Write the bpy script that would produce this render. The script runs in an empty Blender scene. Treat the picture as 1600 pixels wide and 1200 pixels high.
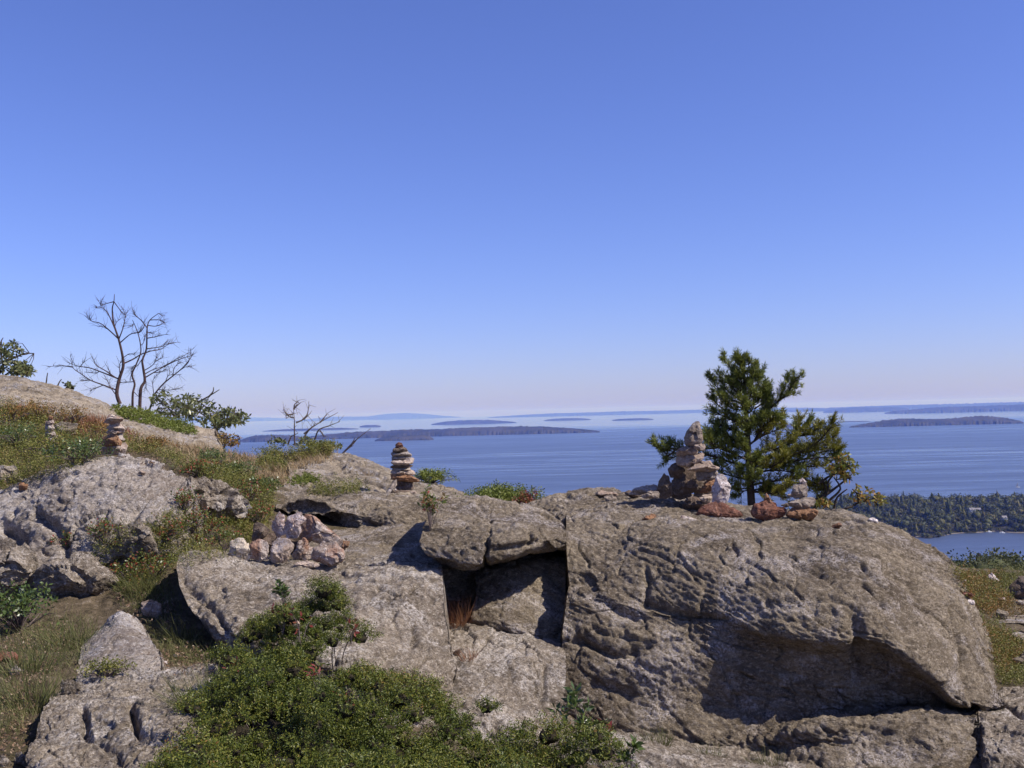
import bpy, math, random
import numpy as np
from mathutils import Matrix, Vector
from mathutils.bvhtree import BVHTree

# ------------------------------------------------------------------ camera, sky, sun, exposure
SC = bpy.context.scene
COL = SC.collection
RAD = math.radians
PITCH, ROLL = RAD(1.61), RAD(-1.40)
cam_data = bpy.data.cameras.new('camera')
cam_data.sensor_width = 36.0
cam_data.lens = 36.0
cam_data.clip_start = 0.05
cam_data.clip_end = 120000.0
cam = bpy.data.objects.new('camera', cam_data)
COL.objects.link(cam)
CAM = Matrix.Rotation(RAD(90) + PITCH, 4, 'X') @ Matrix.Rotation(ROLL, 4, 'Z')
cam.matrix_world = CAM
SC.camera = cam

SUN_EL, SUN_AZ = RAD(45), RAD(-17)          # azimuth measured from +X (right) towards +Y (view)
SUN = Vector((math.cos(SUN_EL) * math.cos(SUN_AZ), math.cos(SUN_EL) * math.sin(SUN_AZ), math.sin(SUN_EL)))
world = bpy.data.worlds.new('World')
SC.world = world
world.use_nodes = True
wn, wl = world.node_tree.nodes, world.node_tree.links
wn.clear()
sky = wn.new('ShaderNodeTexSky')
sky.sky_type = 'NISHITA'
sky.sun_disc = False
sky.sun_elevation = SUN_EL
sky.sun_rotation = RAD(90) - SUN_AZ
sky.altitude = 200
sky.air_density = 1.0
sky.dust_density = 0.5
sky.ozone_density = 5.0
tint = wn.new('ShaderNodeVectorMath'); tint.operation = 'MULTIPLY'
tint.inputs[1].default_value = (0.99, 0.955, 1.52)
bg = wn.new('ShaderNodeBackground')
bg.inputs['Strength'].default_value = 0.084
wo = wn.new('ShaderNodeOutputWorld')
wl.new(sky.outputs[0], tint.inputs[0]); wl.new(tint.outputs[0], bg.inputs['Color']); wl.new(bg.outputs[0], wo.inputs['Surface'])

sun_data = bpy.data.lights.new('sun', 'SUN')
sun_data.energy = 5.0
sun_data.angle = RAD(0.53)
sun_data.color = (1.0, 0.94, 0.86)
sun_o = bpy.data.objects.new('sun', sun_data)
COL.objects.link(sun_o)
sun_o.rotation_euler = SUN.to_track_quat('Z', 'Y').to_euler()
sun_o.location = SUN * 50

SC.view_settings.view_transform = 'Standard'
SC.view_settings.look = 'None'
SC.view_settings.exposure = 0.36
SC.view_settings.gamma = 1.0
SC.cycles.max_bounces = 6
SC.cycles.diffuse_bounces = 3
SC.cycles.glossy_bounces = 2
SC.cycles.transparent_max_bounces = 4
SC.cycles.volume_bounces = 0
SC.cycles.use_denoising = True

# ------------------------------------------------------------------ helpers: projection
R3 = np.array(CAM.to_3x3())
FPX = 1600.0

def ray(px, py):
    c = np.array([(px - 800) / FPX, (600 - py) / FPX, -1.0])
    w = R3 @ c
    return w / w[1]

def at(px, py, d):
    return ray(px, py) * d

def to_px(P):
    c = P @ R3
    return np.stack([800 - FPX * c[:, 0] / c[:, 2], 600 + FPX * c[:, 1] / c[:, 2]], 1)

def vz(arr):
    return np.array([at(*p) for p in arr])

# ------------------------------------------------------------------ helpers: noise (numpy)
_r = np.random.RandomState(7)
PERM = np.concatenate([_r.permutation(256)] * 2)
GR = _r.normal(size=(256, 3)); GR /= np.linalg.norm(GR, axis=1)[:, None]
RND = _r.rand(256, 3)

def pn(P, s=0):
    P = P + s * 17.31
    I = np.floor(P).astype(int); f = P - I
    u = f * f * f * (f * (f * 6 - 15) + 10)
    out = 0
    for dx in (0, 1):
        for dy in (0, 1):
            for dz in (0, 1):
                h = PERM[(PERM[(PERM[(I[:, 0] + dx) & 255] + I[:, 1] + dy) & 255] + I[:, 2] + dz) & 255]
                g = GR[h]
                v = g[:, 0] * (f[:, 0] - dx) + g[:, 1] * (f[:, 1] - dy) + g[:, 2] * (f[:, 2] - dz)
                w = (u[:, 0] if dx else 1 - u[:, 0]) * (u[:, 1] if dy else 1 - u[:, 1]) * (u[:, 2] if dz else 1 - u[:, 2])
                out = out + v * w
    return out * 1.5

def fbm(P, o=4, s=0, g=0.5):
    a, t = 1.0, 0
    for i in range(o):
        t = t + a * pn(P, s + i); P = P * 2.03; a *= g
    return t

def ridged(P, o=3, s=0):
    a, t = 1.0, 0
    for i in range(o):
        t = t + a * (1 - np.abs(pn(P, s + i)) * 2); P = P * 2.1; a *= 0.5
    return t

def worley(P, s=0):
    P = P + s * 9.7
    I = np.floor(P).astype(int)
    n = len(P)
    f1 = np.full(n, 9.0); f2 = np.full(n, 9.0); idx = np.zeros(n, int); dv = np.zeros((n, 3))
    for dx in (-1, 0, 1):
        for dy in (-1, 0, 1):
            for dz in (-1, 0, 1):
                J = I + np.array([dx, dy, dz])
                h = PERM[(PERM[(PERM[J[:, 0] & 255] + J[:, 1]) & 255] + J[:, 2]) & 255]
                v = P - (J + RND[h])
                d = np.sqrt((v * v).sum(1))
                c = d < f1
                f2 = np.where(c, f1, np.minimum(f2, d))
                idx = np.where(c, h, idx); dv = np.where(c[:, None], v, dv); f1 = np.where(c, d, f1)
    return f1, f2, idx, dv

# ------------------------------------------------------------------ helpers: objects
def mesh_of(name, V, F, mats, smooth=True, midx=None):
    me = bpy.data.meshes.new(name)
    V = np.asarray(V, dtype=np.float32)
    if isinstance(F, np.ndarray):
        k = F.shape[1]
        me.vertices.add(len(V)); me.vertices.foreach_set('co', V.ravel())
        me.loops.add(F.size); me.loops.foreach_set('vertex_index', F.ravel().astype(np.int32))
        me.polygons.add(len(F)); me.polygons.foreach_set('loop_start', np.arange(0, F.size, k, dtype=np.int32))
        me.update(calc_edges=True)
    else:
        me.from_pydata([tuple(v) for v in V.tolist()], [], F)
    for m in (mats if isinstance(mats, (list, tuple)) else [mats]):
        me.materials.append(m)
    if midx is not None:
        me.polygons.foreach_set('material_index', np.asarray(midx, dtype=np.int32))
    if smooth:
        me.polygons.foreach_set('use_smooth', [True] * len(me.polygons))
    me.update()
    return me

def obj(name, V, F, mats, parent=None, origin=None, smooth=True, midx=None):
    V = np.asarray(V, dtype=float)
    if parent is not None:
        origin = np.array(parent.location)
        if parent.parent is not None: origin = origin + np.array(parent.parent.location)
    elif origin is None:
        c = V.mean(0); origin = np.array([c[0], c[1], V[:, 2].min()])
    o = bpy.data.objects.new(name, mesh_of(name, V - origin, F, mats, smooth, midx))
    COL.objects.link(o)
    if parent is not None: o.parent = parent
    else: o.location = origin
    return o

def tag(o, label=None, cat=None, group=None, kind=None):
    if label: o['label'] = label
    if cat: o['category'] = cat
    if group: o['group'] = group
    if kind: o['kind'] = kind
    return o

def empty(name, loc, label, cat, group=None):
    o = bpy.data.objects.new(name, None)
    o.empty_display_size = 0.1
    COL.objects.link(o); o.location = loc
    return tag(o, label, cat, group)

TREES = []
def solid(V, F):
    TREES.append(BVHTree.FromPolygons([tuple(v) for v in V.tolist()], F.tolist() if isinstance(F, np.ndarray) else F))

def hit(px, py, off=0.0):
    d = ray(px, py); n = Vector(d).normalized(); best = None
    for t in TREES:
        r = t.ray_cast(Vector((0, 0, 0)), n)
        if r[0] is not None and (best is None or r[3] < best[2]): best = (r[0], r[1], r[3])
    if best is None: return None
    nn = best[1] if best[1].dot(n) < 0 else -best[1]
    return np.array(best[0]), np.array(nn)

def hit_down(px, py):
    for k in range(40):
        h = hit(px, py + k * 2)
        if h is not None and h[0][1] < 60: return h

def hd(px, py, default=10.0):
    h = hit(px, py)
    return float(h[0][1]) if h is not None else default

def inside(poly, x, y):
    c = False; n = len(poly); j = n - 1
    for i in range(n):
        if (poly[i][1] > y) != (poly[j][1] > y) and x < (poly[j][0] - poly[i][0]) * (y - poly[i][1]) / (poly[j][1] - poly[i][1]) + poly[i][0]: c = not c
        j = i
    return c

def scatter(poly, n, rng, maxd=60):
    xs = [p[0] for p in poly]; ys = [p[1] for p in poly]
    P, N = [], []
    k = 0
    while len(P) < n and k < n * 6:
        k += 1
        x = rng.uniform(min(xs), max(xs)); y = rng.uniform(min(ys), max(ys))
        if not inside(poly, x, y): continue
        h = hit(x, y)
        if h is None or h[0][1] > maxd: continue
        P.append(h[0]); N.append(h[1])
    return np.array(P), np.array(N)

# ------------------------------------------------------------------ helpers: materials
class NT:
    def __init__(s, name):
        s.m = bpy.data.materials.new(name); s.m.use_nodes = True
        s.t = s.m.node_tree; s.t.nodes.clear()
        s.out = s.n('ShaderNodeOutputMaterial')
    def n(s, t, **k):
        o = s.t.nodes.new(t)
        for a, v in k.items(): setattr(o, a, v)
        return o
    def l(s, a, b): s.t.links.new(a, b)
    def noise(s, vec, scale, detail=4, rough=0.55, dist=0.0):
        o = s.n('ShaderNodeTexNoise'); o.inputs['Scale'].default_value = scale; o.inputs['Detail'].default_value = detail
        o.inputs['Roughness'].default_value = rough; o.inputs['Distortion'].default_value = dist
        s.l(vec, o.inputs['Vector']); return o.outputs['Fac']
    def ramp(s, fac, stops, interp='LINEAR'):
        o = s.n('ShaderNodeValToRGB'); e = o.color_ramp; e.interpolation = interp
        while len(e.elements) > 1: e.elements.remove(e.elements[-1])
        e.elements[0].position = stops[0][0]; e.elements[0].color = col4(stops[0][1])
        for p, c in stops[1:]:
            x = e.elements.new(p); x.color = col4(c)
        s.l(fac, o.inputs['Fac']); return o.outputs['Color']
    def mix(s, fac, a, b, mode='MIX'):
        o = s.n('ShaderNodeMix', data_type='RGBA', blend_type=mode)
        for k, v in ((0, fac), (6, a), (7, b)):
            if hasattr(v, 'is_linked') or hasattr(v, 'links'): s.l(v, o.inputs[k])
            else: o.inputs[k].default_value = v if k == 0 else col4(v)
        return o.outputs[2]
    def math(s, op, a, b=0.0):
        o = s.n('ShaderNodeMath', operation=op)
        for k, v in ((0, a), (1, b)):
            if hasattr(v, 'links'): s.l(v, o.inputs[k])
            else: o.inputs[k].default_value = v
        return o.outputs[0]
    def map(s, vec, scale=(1, 1, 1), rot=(0, 0, 0)):
        o = s.n('ShaderNodeMapping'); o.inputs['Scale'].default_value = scale; o.inputs['Rotation'].default_value = rot
        s.l(vec, o.inputs['Vector']); return o.outputs[0]
    def bump(s, h, strength, dist, normal=None):
        o = s.n('ShaderNodeBump'); o.inputs['Strength'].default_value = strength; o.inputs['Distance'].default_value = dist
        s.l(h, o.inputs['Height'])
        if normal is not None: s.l(normal, o.inputs['Normal'])
        return o.outputs[0]
    def bsdf(s, color, rough=0.9, normal=None, spec=0.2):
        o = s.n('ShaderNodeBsdfPrincipled')
        if hasattr(color, 'links'): s.l(color, o.inputs['Base Color'])
        else: o.inputs['Base Color'].default_value = col4(color)
        if hasattr(rough, 'links'): s.l(rough, o.inputs['Roughness'])
        else: o.inputs['Roughness'].default_value = rough
        o.inputs['Specular IOR Level'].default_value = spec
        if normal is not None: s.l(normal, o.inputs['Normal'])
        s.l(o.outputs[0], s.out.inputs['Surface']); return o

def col4(c): return (c[0], c[1], c[2], 1.0) if not isinstance(c, (int, float)) else (c, c, c, 1.0)

def rock_mat(name, base, dark, pale, pale_amt=0.5, foli=(0.3, 0.25, 0.0), grain=1.0, bump=1.0, lichen=(0.42, 0.40, 0.42), stain=None):
    m = NT(name)
    tc = m.n('ShaderNodeTexCoord').outputs['Object']
    oi = m.n('ShaderNodeObjectInfo').outputs['Location']
    add = m.n('ShaderNodeVectorMath', operation='ADD'); m.l(tc, add.inputs[0]); m.l(oi, add.inputs[1])
    v = add.outputs[0]
    fv = m.map(v, (1.0, 1.0, 1.55), foli)
    big = m.noise(v, 1.3, 5, 0.6)
    c = m.ramp(big, [(0.36, dark), (0.56, base), (0.68, base), (0.78, pale)])
    st = m.noise(fv, 9.0 * grain, 6, 0.7, 0.6)
    c = m.mix(m.ramp(st, [(0.38, 0.75), (0.62, 0.0)]), c, dark)
    md = m.noise(fv, 26 * grain, 5, 0.75, 0.4)
    c = m.mix(m.ramp(md, [(0.50, 0.0), (0.68, pale_amt)]), c, pale)
    gr = m.noise(v, 48 * grain, 4, 0.8)
    c = m.mix(m.ramp(gr, [(0.40, 0.7), (0.50, 0.0)]), c, dark)
    # pale crust lichen in irregular patches broken by fine grain
    pl = m.noise(v, 2.7, 6, 0.68, 0.5)
    pg = m.noise(v, 60 * grain, 3, 0.7)
    lic = m.math('MULTIPLY', m.ramp(pl, [(0.50, 0.0), (0.62, 1.0)]), m.ramp(pg, [(0.42, 0.0), (0.6, 0.8)]))
    c = m.mix(lic, c, lichen)
    # near-black specks and pits
    vo = m.n('ShaderNodeTexVoronoi', feature='F1'); vo.inputs['Scale'].default_value = 34 * grain; m.l(fv, vo.inputs['Vector'])
    sp = m.math('MULTIPLY', m.ramp(vo.outputs['Distance'], [(0.14, 1.0), (0.3, 0.0)]), m.ramp(m.noise(v, 5, 4), [(0.5, 0.0), (0.62, 0.85)]))
    c = m.mix(sp, c, (0.05, 0.042, 0.038))
    # crystals
    cr = m.noise(v, 170 * grain, 2, 0.5)
    c = m.mix(m.ramp(cr, [(0.66, 0.0), (0.73, 0.8)]), c, (0.62, 0.58, 0.55))
    if stain:
        c = m.mix(m.ramp(m.noise(v, 6.5, 5, 0.65), [(0.48, 0.0), (0.62, 0.85)]), c, stain)
    # short open cracks along the grain of the rock
    ck = m.noise(m.map(v, (1.0, 1.0, 2.4), foli), 10 * grain, 5, 0.62, 1.1)
    ck = m.math('ABSOLUTE', m.math('SUBTRACT', ck, 0.5))
    ck = m.math('MULTIPLY', m.ramp(ck, [(0.004, 1.0), (0.018, 0.0)]), m.ramp(m.noise(v, 7 * grain, 4), [(0.47, 0.0), (0.56, 1.0)]))
    c = m.mix(m.math('MULTIPLY', ck, 0.75), c, (0.045, 0.035, 0.028))
    h1 = m.noise(fv, 17 * grain, 9, 0.74, 0.5)
    h2 = m.noise(v, 75 * grain, 5, 0.72)
    b = m.bump(h1, min(1, 0.95 * bump), 0.06 * bump)
    b = m.bump(h2, min(1, 0.8 * bump), 0.026 * bump, b)
    b = m.bump(m.math('ADD', sp, ck), 0.7, -0.012, b)
    m.bsdf(c, 0.92, b, 0.15)
    return m.m

def leaf_mat(name, stops, trans=0.25, rough=0.55, spec=0.3):
    m = NT(name)
    g = m.n('ShaderNodeNewGeometry').outputs['Random Per Island']
    pt = m.noise(m.n('ShaderNodeTexCoord').outputs['Object'], 2.2, 4, 0.6)
    g = m.math('ADD', m.math('MULTIPLY', g, 0.65), m.math('MULTIPLY', m.ramp(pt, [(0.3, 0.0), (0.7, 1.0)]), 0.35))
    c = m.ramp(g, stops)
    d = m.n('ShaderNodeBsdfPrincipled'); m.l(c, d.inputs['Base Color'])
    d.inputs['Roughness'].default_value = rough; d.inputs['Specular IOR Level'].default_value = spec
    t = m.n('ShaderNodeBsdfTranslucent'); m.l(c, t.inputs['Color'])
    mx = m.n('ShaderNodeMixShader'); mx.inputs[0].default_value = trans
    m.l(d.outputs[0], mx.inputs[1]); m.l(t.outputs[0], mx.inputs[2]); m.l(mx.outputs[0], m.out.inputs['Surface'])
    return m.m

def plain_mat(name, a, b, scale=20, rough=0.85, bump=0.4):
    m = NT(name)
    tc = m.n('ShaderNodeTexCoord').outputs['Object']
    n = m.noise(tc, scale, 5, 0.65)
    m.bsdf(m.ramp(n, [(0.35, a), (0.65, b)]), rough, m.bump(n, bump, 0.01), 0.2)
    return m.m

M = {}
M['rock'] = rock_mat('grey_brown_rock', (0.37, 0.295, 0.20), (0.135, 0.102, 0.068), (0.60, 0.50, 0.38), 0.9, lichen=(0.66, 0.58, 0.53))
M['rock_pale'] = rock_mat('pale_lichen_rock', (0.455, 0.37, 0.275), (0.165, 0.128, 0.09), (0.76, 0.66, 0.545), 0.95, lichen=(0.82, 0.74, 0.66))
M['rock_far'] = rock_mat('hill_rock', (0.40, 0.325, 0.235), (0.19, 0.15, 0.105), (0.56, 0.48, 0.37), 0.5, grain=0.45)
M['stone_grey'] = rock_mat('grey_stone', (0.40, 0.33, 0.265), (0.19, 0.145, 0.11), (0.56, 0.48, 0.41), 0.6, grain=1.6, bump=0.5)
M['stone_tan'] = rock_mat('tan_stone', (0.52, 0.41, 0.32), (0.28, 0.2, 0.145), (0.68, 0.58, 0.49), 0.6, grain=1.6, bump=0.5)
M['stone_red'] = rock_mat('red_stone', (0.25, 0.105, 0.062), (0.11, 0.042, 0.028), (0.44, 0.24, 0.16), 0.5, grain=1.6, bump=0.6, lichen=(0.4, 0.24, 0.18))
M['stone_orange'] = rock_mat('orange_stone', (0.38, 0.20, 0.10), (0.18, 0.09, 0.05), (0.50, 0.33, 0.2), 0.5, grain=1.6, bump=0.6, lichen=(0.43, 0.31, 0.22))
M['stone_dark'] = rock_mat('dark_brown_stone', (0.22, 0.155, 0.115), (0.10, 0.07, 0.05), (0.34, 0.26, 0.2), 0.4, grain=1.6, bump=0.6, lichen=(0.3, 0.25, 0.2))
M['quartz'] = rock_mat('white_quartz', (0.76, 0.70, 0.65), (0.34, 0.24, 0.2), (0.85, 0.81, 0.78), 0.8, grain=1.4, bump=0.5, lichen=(0.7, 0.62, 0.6))
M['stone_cream'] = rock_mat('cream_stone', (0.64, 0.54, 0.41), (0.40, 0.31, 0.22), (0.74, 0.65, 0.52), 0.6, grain=1.6, bump=0.5, lichen=(0.7, 0.62, 0.5))
M['rock_white'] = rock_mat('pale_mica_rock', (0.60, 0.515, 0.425), (0.30, 0.243, 0.195), (0.80, 0.72, 0.64), 0.9, grain=1.1, lichen=(0.78, 0.74, 0.73))
M['quartz_rusty'] = rock_mat('rust_stained_quartz', (0.54, 0.45, 0.37), (0.20, 0.125, 0.09), (0.72, 0.64, 0.57), 0.8, grain=1.4, bump=0.6, lichen=(0.68, 0.6, 0.53), stain=(0.30, 0.16, 0.10))
# ------------------------------------------------------------------ terrain
SEA = -200.0
GC = [  # (px, py, depth) points the near ground passes through
 (-300,1250,4.2),(0,1200,4.6),(180,1230,4.8),(180,1150,5.35),(180,1095,6.0),(400,1215,5.0),(800,1230,5.4),(1150,1230,6.1),(1600,1240,6.2),(1900,1240,6.2),
 (-200,1050,6.2),(0,1060,6.1),(0,965,8.3),(-250,960,8.4),(240,965,8.1),(300,1030,6.9),(180,1060,6.4),(560,1110,6.7),(650,1180,5.8),(720,1200,6.0),(620,1235,5.4),(800,1180,6.4),
 (330,905,8.9),(230,880,9.2),(270,850,9.7),(390,835,10.4),(440,860,10.3),(560,860,10.3),(640,865,10.0),(600,815,11.6),(560,800,12.0),
 (10,772,11.6),(-250,740,12.5),(60,705,13.5),(0,655,15.6),(-250,620,16.5),(120,695,14.6),(200,700,14.6),(300,735,12.6),(400,750,12.4),(440,785,11.6),
 (350,712,15.5),(460,730,17.5),(520,738,18),(560,792,13),(640,800,13),(500,792,12.9),(120,668,16.5),(240,700,15.5),
 (700,806,12.3),(800,805,11.6),(740,900,9.2),(760,1030,7.9),(850,1080,8.6),(870,1110,8.4),(960,1150,7.4),(1300,1160,7.4),
 (1000,815,12.5),(1200,840,12.5),(1400,900,12),
 (1530,935,19),(1600,935,19.5),(1560,914,23),(1640,914,23),(1800,916,23),(1550,985,14.5),(1600,985,14.5),(1570,1045,11.5),(1640,1045,11.5),(1800,1060,11),(1590,1085,9.3),(1700,1100,9),
 (-300,600,22),(0,615,22),(150,665,22),(300,705,22),(450,735,21),(620,775,20),(800,800,19),(1000,835,19),(1250,860,20),(1480,912,22),
]
GP = vz(GC)
def _k(r2): return np.where(r2 > 1e-12, r2 * np.log(np.maximum(r2, 1e-12)) * 0.5, 0)
_n = len(GP)
_d = ((GP[:, None, :2] - GP[None, :, :2]) ** 2).sum(-1)
_A = np.zeros((_n + 3, _n + 3)); _A[:_n, :_n] = _k(_d) + np.eye(_n) * 0.5
_A[:_n, _n] = 1; _A[:_n, _n + 1:] = GP[:, :2]; _A[_n:, :_n] = _A[:_n, _n:].T
_w = np.linalg.solve(_A, np.concatenate([GP[:, 2], [0, 0, 0]]))
def near_z(x, y):
    q = np.stack([x, y], 1); out = np.zeros(len(q))
    for i in range(0, len(q), 20000):
        s = q[i:i + 20000]
        r2 = ((s[:, None] - GP[None, :, :2]) ** 2).sum(-1)
        out[i:i + 20000] = _k(r2) @ _w[:_n] + _w[_n] + s @ _w[_n + 1:]
    return out
def sstep(a, b, x):
    t = np.clip((x - a) / (b - a), 0, 1); return t * t * (3 - 2 * t)
def ground_z(x, y):
    r = np.hypot(x, y)
    rc = np.minimum(r, 25.0); s = rc / np.maximum(r, 1e-6)
    zn = near_z(x * s, np.maximum(y * s, 3.0)) if True else 0
    zn = np.clip(zn, -6.5, 2.0)
    zf = -0.22 * (r - 6) - 0.16 * np.maximum(r - 260, 0)
    P = np.stack([x, y, np.zeros_like(x)], 1)
    zf = zf + fbm(P / 60, 3, 4) * np.clip(r / 60, 0, 4)
    w = sstep(21, 45, r)
    z = zn * (1 - w) + zf * w
    z = z + (0.05 * fbm(P / 0.7, 4, 2) + 0.02 * fbm(P / 0.15, 3, 9)) * (1 - sstep(30, 60, r))
    return np.maximum(z, SEA - 12)

ang = np.concatenate([np.linspace(-1.9, -0.62, 40, endpoint=False), np.linspace(-0.62, 0.62, 420), np.linspace(0.62, 1.9, 41)[1:]])
rad = np.concatenate([[0.15, 1.0, 2.0, 3.0], np.geomspace(3.6, 34, 420), np.geomspace(34, 70000, 120)[1:]])
A_, Rr = np.meshgrid(ang, rad)
gx, gy = (np.sin(A_) * Rr).ravel(), (np.cos(A_) * Rr).ravel()
gz = ground_z(gx, gy)
def grid_faces(r, c):
    i = np.arange((r - 1) * (c - 1)); a = (i // (c - 1)) * c + i % (c - 1)
    return np.stack([a, a + 1, a + c + 1, a + c], 1)
GV = np.stack([gx, gy, gz], 1); GF = grid_faces(len(rad), len(ang))

m = NT('summit_soil')
v = m.n('ShaderNodeTexCoord').outputs['Object']
n1 = m.noise(v, 1.1, 6, 0.65); n2 = m.noise(v, 14, 6, 0.7); n3 = m.noise(v, 55, 4, 0.7)
c = m.ramp(n2, [(0.3, (0.05, 0.04, 0.025)), (0.55, (0.14, 0.105, 0.065)), (0.72, (0.24, 0.19, 0.14))])
c = m.mix(m.ramp(n1, [(0.5, 0.0), (0.62, 0.6)]), c, (0.06, 0.052, 0.02))
c = m.mix(m.ramp(n3, [(0.62, 0.0), (0.74, 0.6)]), c, (0.3, 0.23, 0.18))
m.bsdf(c, 0.95, m.bump(n3, 0.8, 0.02, m.bump(n2, 0.8, 0.05)), 0.1)
M['soil'] = m.m
solid(GV[: len(ang) * 470], GF[: (len(ang) - 1) * 469])
tag(obj('ground', GV, GF, M['soil'], origin=np.zeros(3)), kind='structure')

# ------------------------------------------------------------------ sea
m = NT('sea_water')
v = m.n('ShaderNodeTexCoord').outputs['Object']
lane = m.noise(m.map(v, (1 / 1500., 1 / 190., 1), (0, 0, RAD(4))), 1.0, 7, 0.66, 1.2)
lane2 = m.noise(m.map(v, (1 / 420., 1 / 75., 1), (0, 0, RAD(-3))), 1.0, 6, 0.66, 1.0)
lane3 = m.noise(m.map(v, (1 / 9000., 1 / 2600., 1)), 1.0, 3, 0.5)
f = m.math('ADD', m.math('MULTIPLY', lane, 0.6), m.math('MULTIPLY', lane2, 0.4))
calm = m.ramp(f, [(0.41, 0.0), (0.66, 1.0)])
calm = m.math('MULTIPLY', calm, m.ramp(lane3, [(0.35, 0.25), (0.6, 1.0)]))
sep = m.n('ShaderNodeSeparateXYZ'); m.l(v, sep.inputs[0])
far = m.ramp(m.math('ADD', m.math('DIVIDE', sep.outputs['Y'], 30000.0), m.math('MULTIPLY', m.noise(m.map(v, (1 / 6000., 1 / 900., 1)), 1.0, 5, 0.6), 0.3)), [(0.38, 0.0), (0.60, 0.95)])
calm = m.math('MAXIMUM', calm, far)
rough = m.math('SUBTRACT', 0.46, m.math('MULTIPLY', calm, 0.38))
wv = m.noise(m.map(v, (1 / 9., 1 / 5., 1)), 1.0, 4, 0.6)
p = m.bsdf((0.062, 0.082, 0.138), rough, m.bump(wv, 0.35, 1.2), 0.5)
p.inputs['IOR'].default_value = 1.33
M['sea'] = m.m
W = 70000.0
xs = np.linspace(-W, W, 57); ys = np.linspace(-3000, W, 41)
X, Y = np.meshgrid(xs, ys)
tag(obj('sea', np.stack([X.ravel(), Y.ravel(), np.full(X.size, SEA)], 1), grid_faces(41, 57), M['sea'], origin=np.array([0, 0, SEA])), kind='structure')

# ------------------------------------------------------------------ islands, far shores
m = NT('island_forest')
v = m.n('ShaderNodeTexCoord').outputs['Object']
n = m.noise(v, 0.006, 5, 0.6)
m.bsdf(m.ramp(n, [(0.35, (0.022, 0.024, 0.014)), (0.65, (0.065, 0.055, 0.03))]), 1.0, None, 0.0)
M['island'] = m.m
m = NT('shore_rock')
m.bsdf((0.3, 0.27, 0.24), 0.95, None, 0.1)
M['shore'] = m.m

def island(x0, x1, base, prof, thick, seed, rough=0.18):
    """x0..x1, base: photo span of its waterline; prof: heights in photo pixels along it; thick: depth of the land, metres"""
    hy = lambda px: 645 - 0.02444 * (px - 800)
    xc = (x0 + x1) / 2
    d = 200.0 * FPX / (base - hy(xc))
    nx = int(max(40, (x1 - x0) * 1.3)); ny = 18
    px = np.linspace(x0, x1, nx); t = np.linspace(0, 1, nx)
    h = np.interp(t, np.linspace(0, 1, len(prof)), prof) * d / FPX
    V = []
    L = (px - 800) / FPX * d
    for j in range(ny):
        s = j / (ny - 1)
        bell = math.sin(math.pi * s) ** 0.55 if 0 < s < 1 else 0
        P = np.stack([L / (d * 0.0022), np.full(nx, s * 9), np.full(nx, seed * 3.1)], 1)
        nz = fbm(P, 4, seed)
        e = np.sin(np.pi * np.clip(t, 0, 1)) ** 0.35
        tt = thick * (0.35 + 0.65 * e)
        y = d + tt * s + nz * thick * 0.06
        z = SEA - 2 + (h + 2) * bell * (1 + rough * nz) * np.minimum(1, e * 1.2)
        V.append(np.stack([L * (y / d), y, z], 1))
    V = np.concatenate(V)
    o = obj('island', V, grid_faces(ny, nx), M['island'], smooth=False)
    return tag(o, kind='structure')

island(470, 936, 681.5, [7.5, 8.5, 9.5, 9, 10, 10.5, 10, 11, 11.5, 11.5, 11, 9.5, 8, 5], 900, 1)
island(372, 480, 690, [5, 8, 9, 9, 8, 7, 5], 900, 2)
island(583, 676, 688.5, [4, 6.5, 7, 6.5, 7, 7.5, 6], 330, 3)
island(1324, 1597, 665, [3, 6, 8, 10.5, 10.5, 9, 8.5, 10, 11.5, 11.5, 10, 6], 800, 4)
island(1224, 1246, 668, [4, 6, 3], 200, 5)
island(560, 594, 667.3, [2.4, 3, 2.5], 500, 6)
island(408, 560, 672.5, [1.5, 2.2, 2.6, 2.2, 2.4, 1.5], 700, 7)
island(672, 806, 662.5, [3, 4.5, 5.5, 5.5, 5, 3.5, 2], 1800, 8)
island(848, 922, 657, [2, 3, 3, 2], 1500, 9)
island(954, 1020, 656.7, [2, 2.6, 2], 1000, 10)
island(1284, 1420, 643.5, [4, 6, 7, 6, 6, 6.5], 2500, 11)
island(1380, 1900, 640.5, [6, 8, 8, 9, 8.5, 9, 9, 8], 2500, 12)
island(1300, 1360, 659.3, [0.8, 1.1, 0.8], 200, 13)
# mainland across the bay, then the far blue hills
island(-300, 780, 657.5, [6, 6, 6.5, 6, 6.5, 6, 7, 6, 6, 5, 4, 3], 4000, 14)
island(760, 1300, 646.5, [2.5, 4, 4.5, 4.5, 5, 4.5, 4.5, 5, 5, 5, 5], 5000, 15)
island(1200, 2000, 634.8, [5, 5.5, 6, 6, 6.5, 7, 8, 9, 10], 5000, 16)
island(455, 720, 655.4, [1.5, 4, 6, 5.5, 5, 8.3, 9.2, 7, 4, 2], 3000, 17, 0.05)
island(-400, 460, 667.5, [10, 10, 10, 10, 8], 3000, 18)

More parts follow.
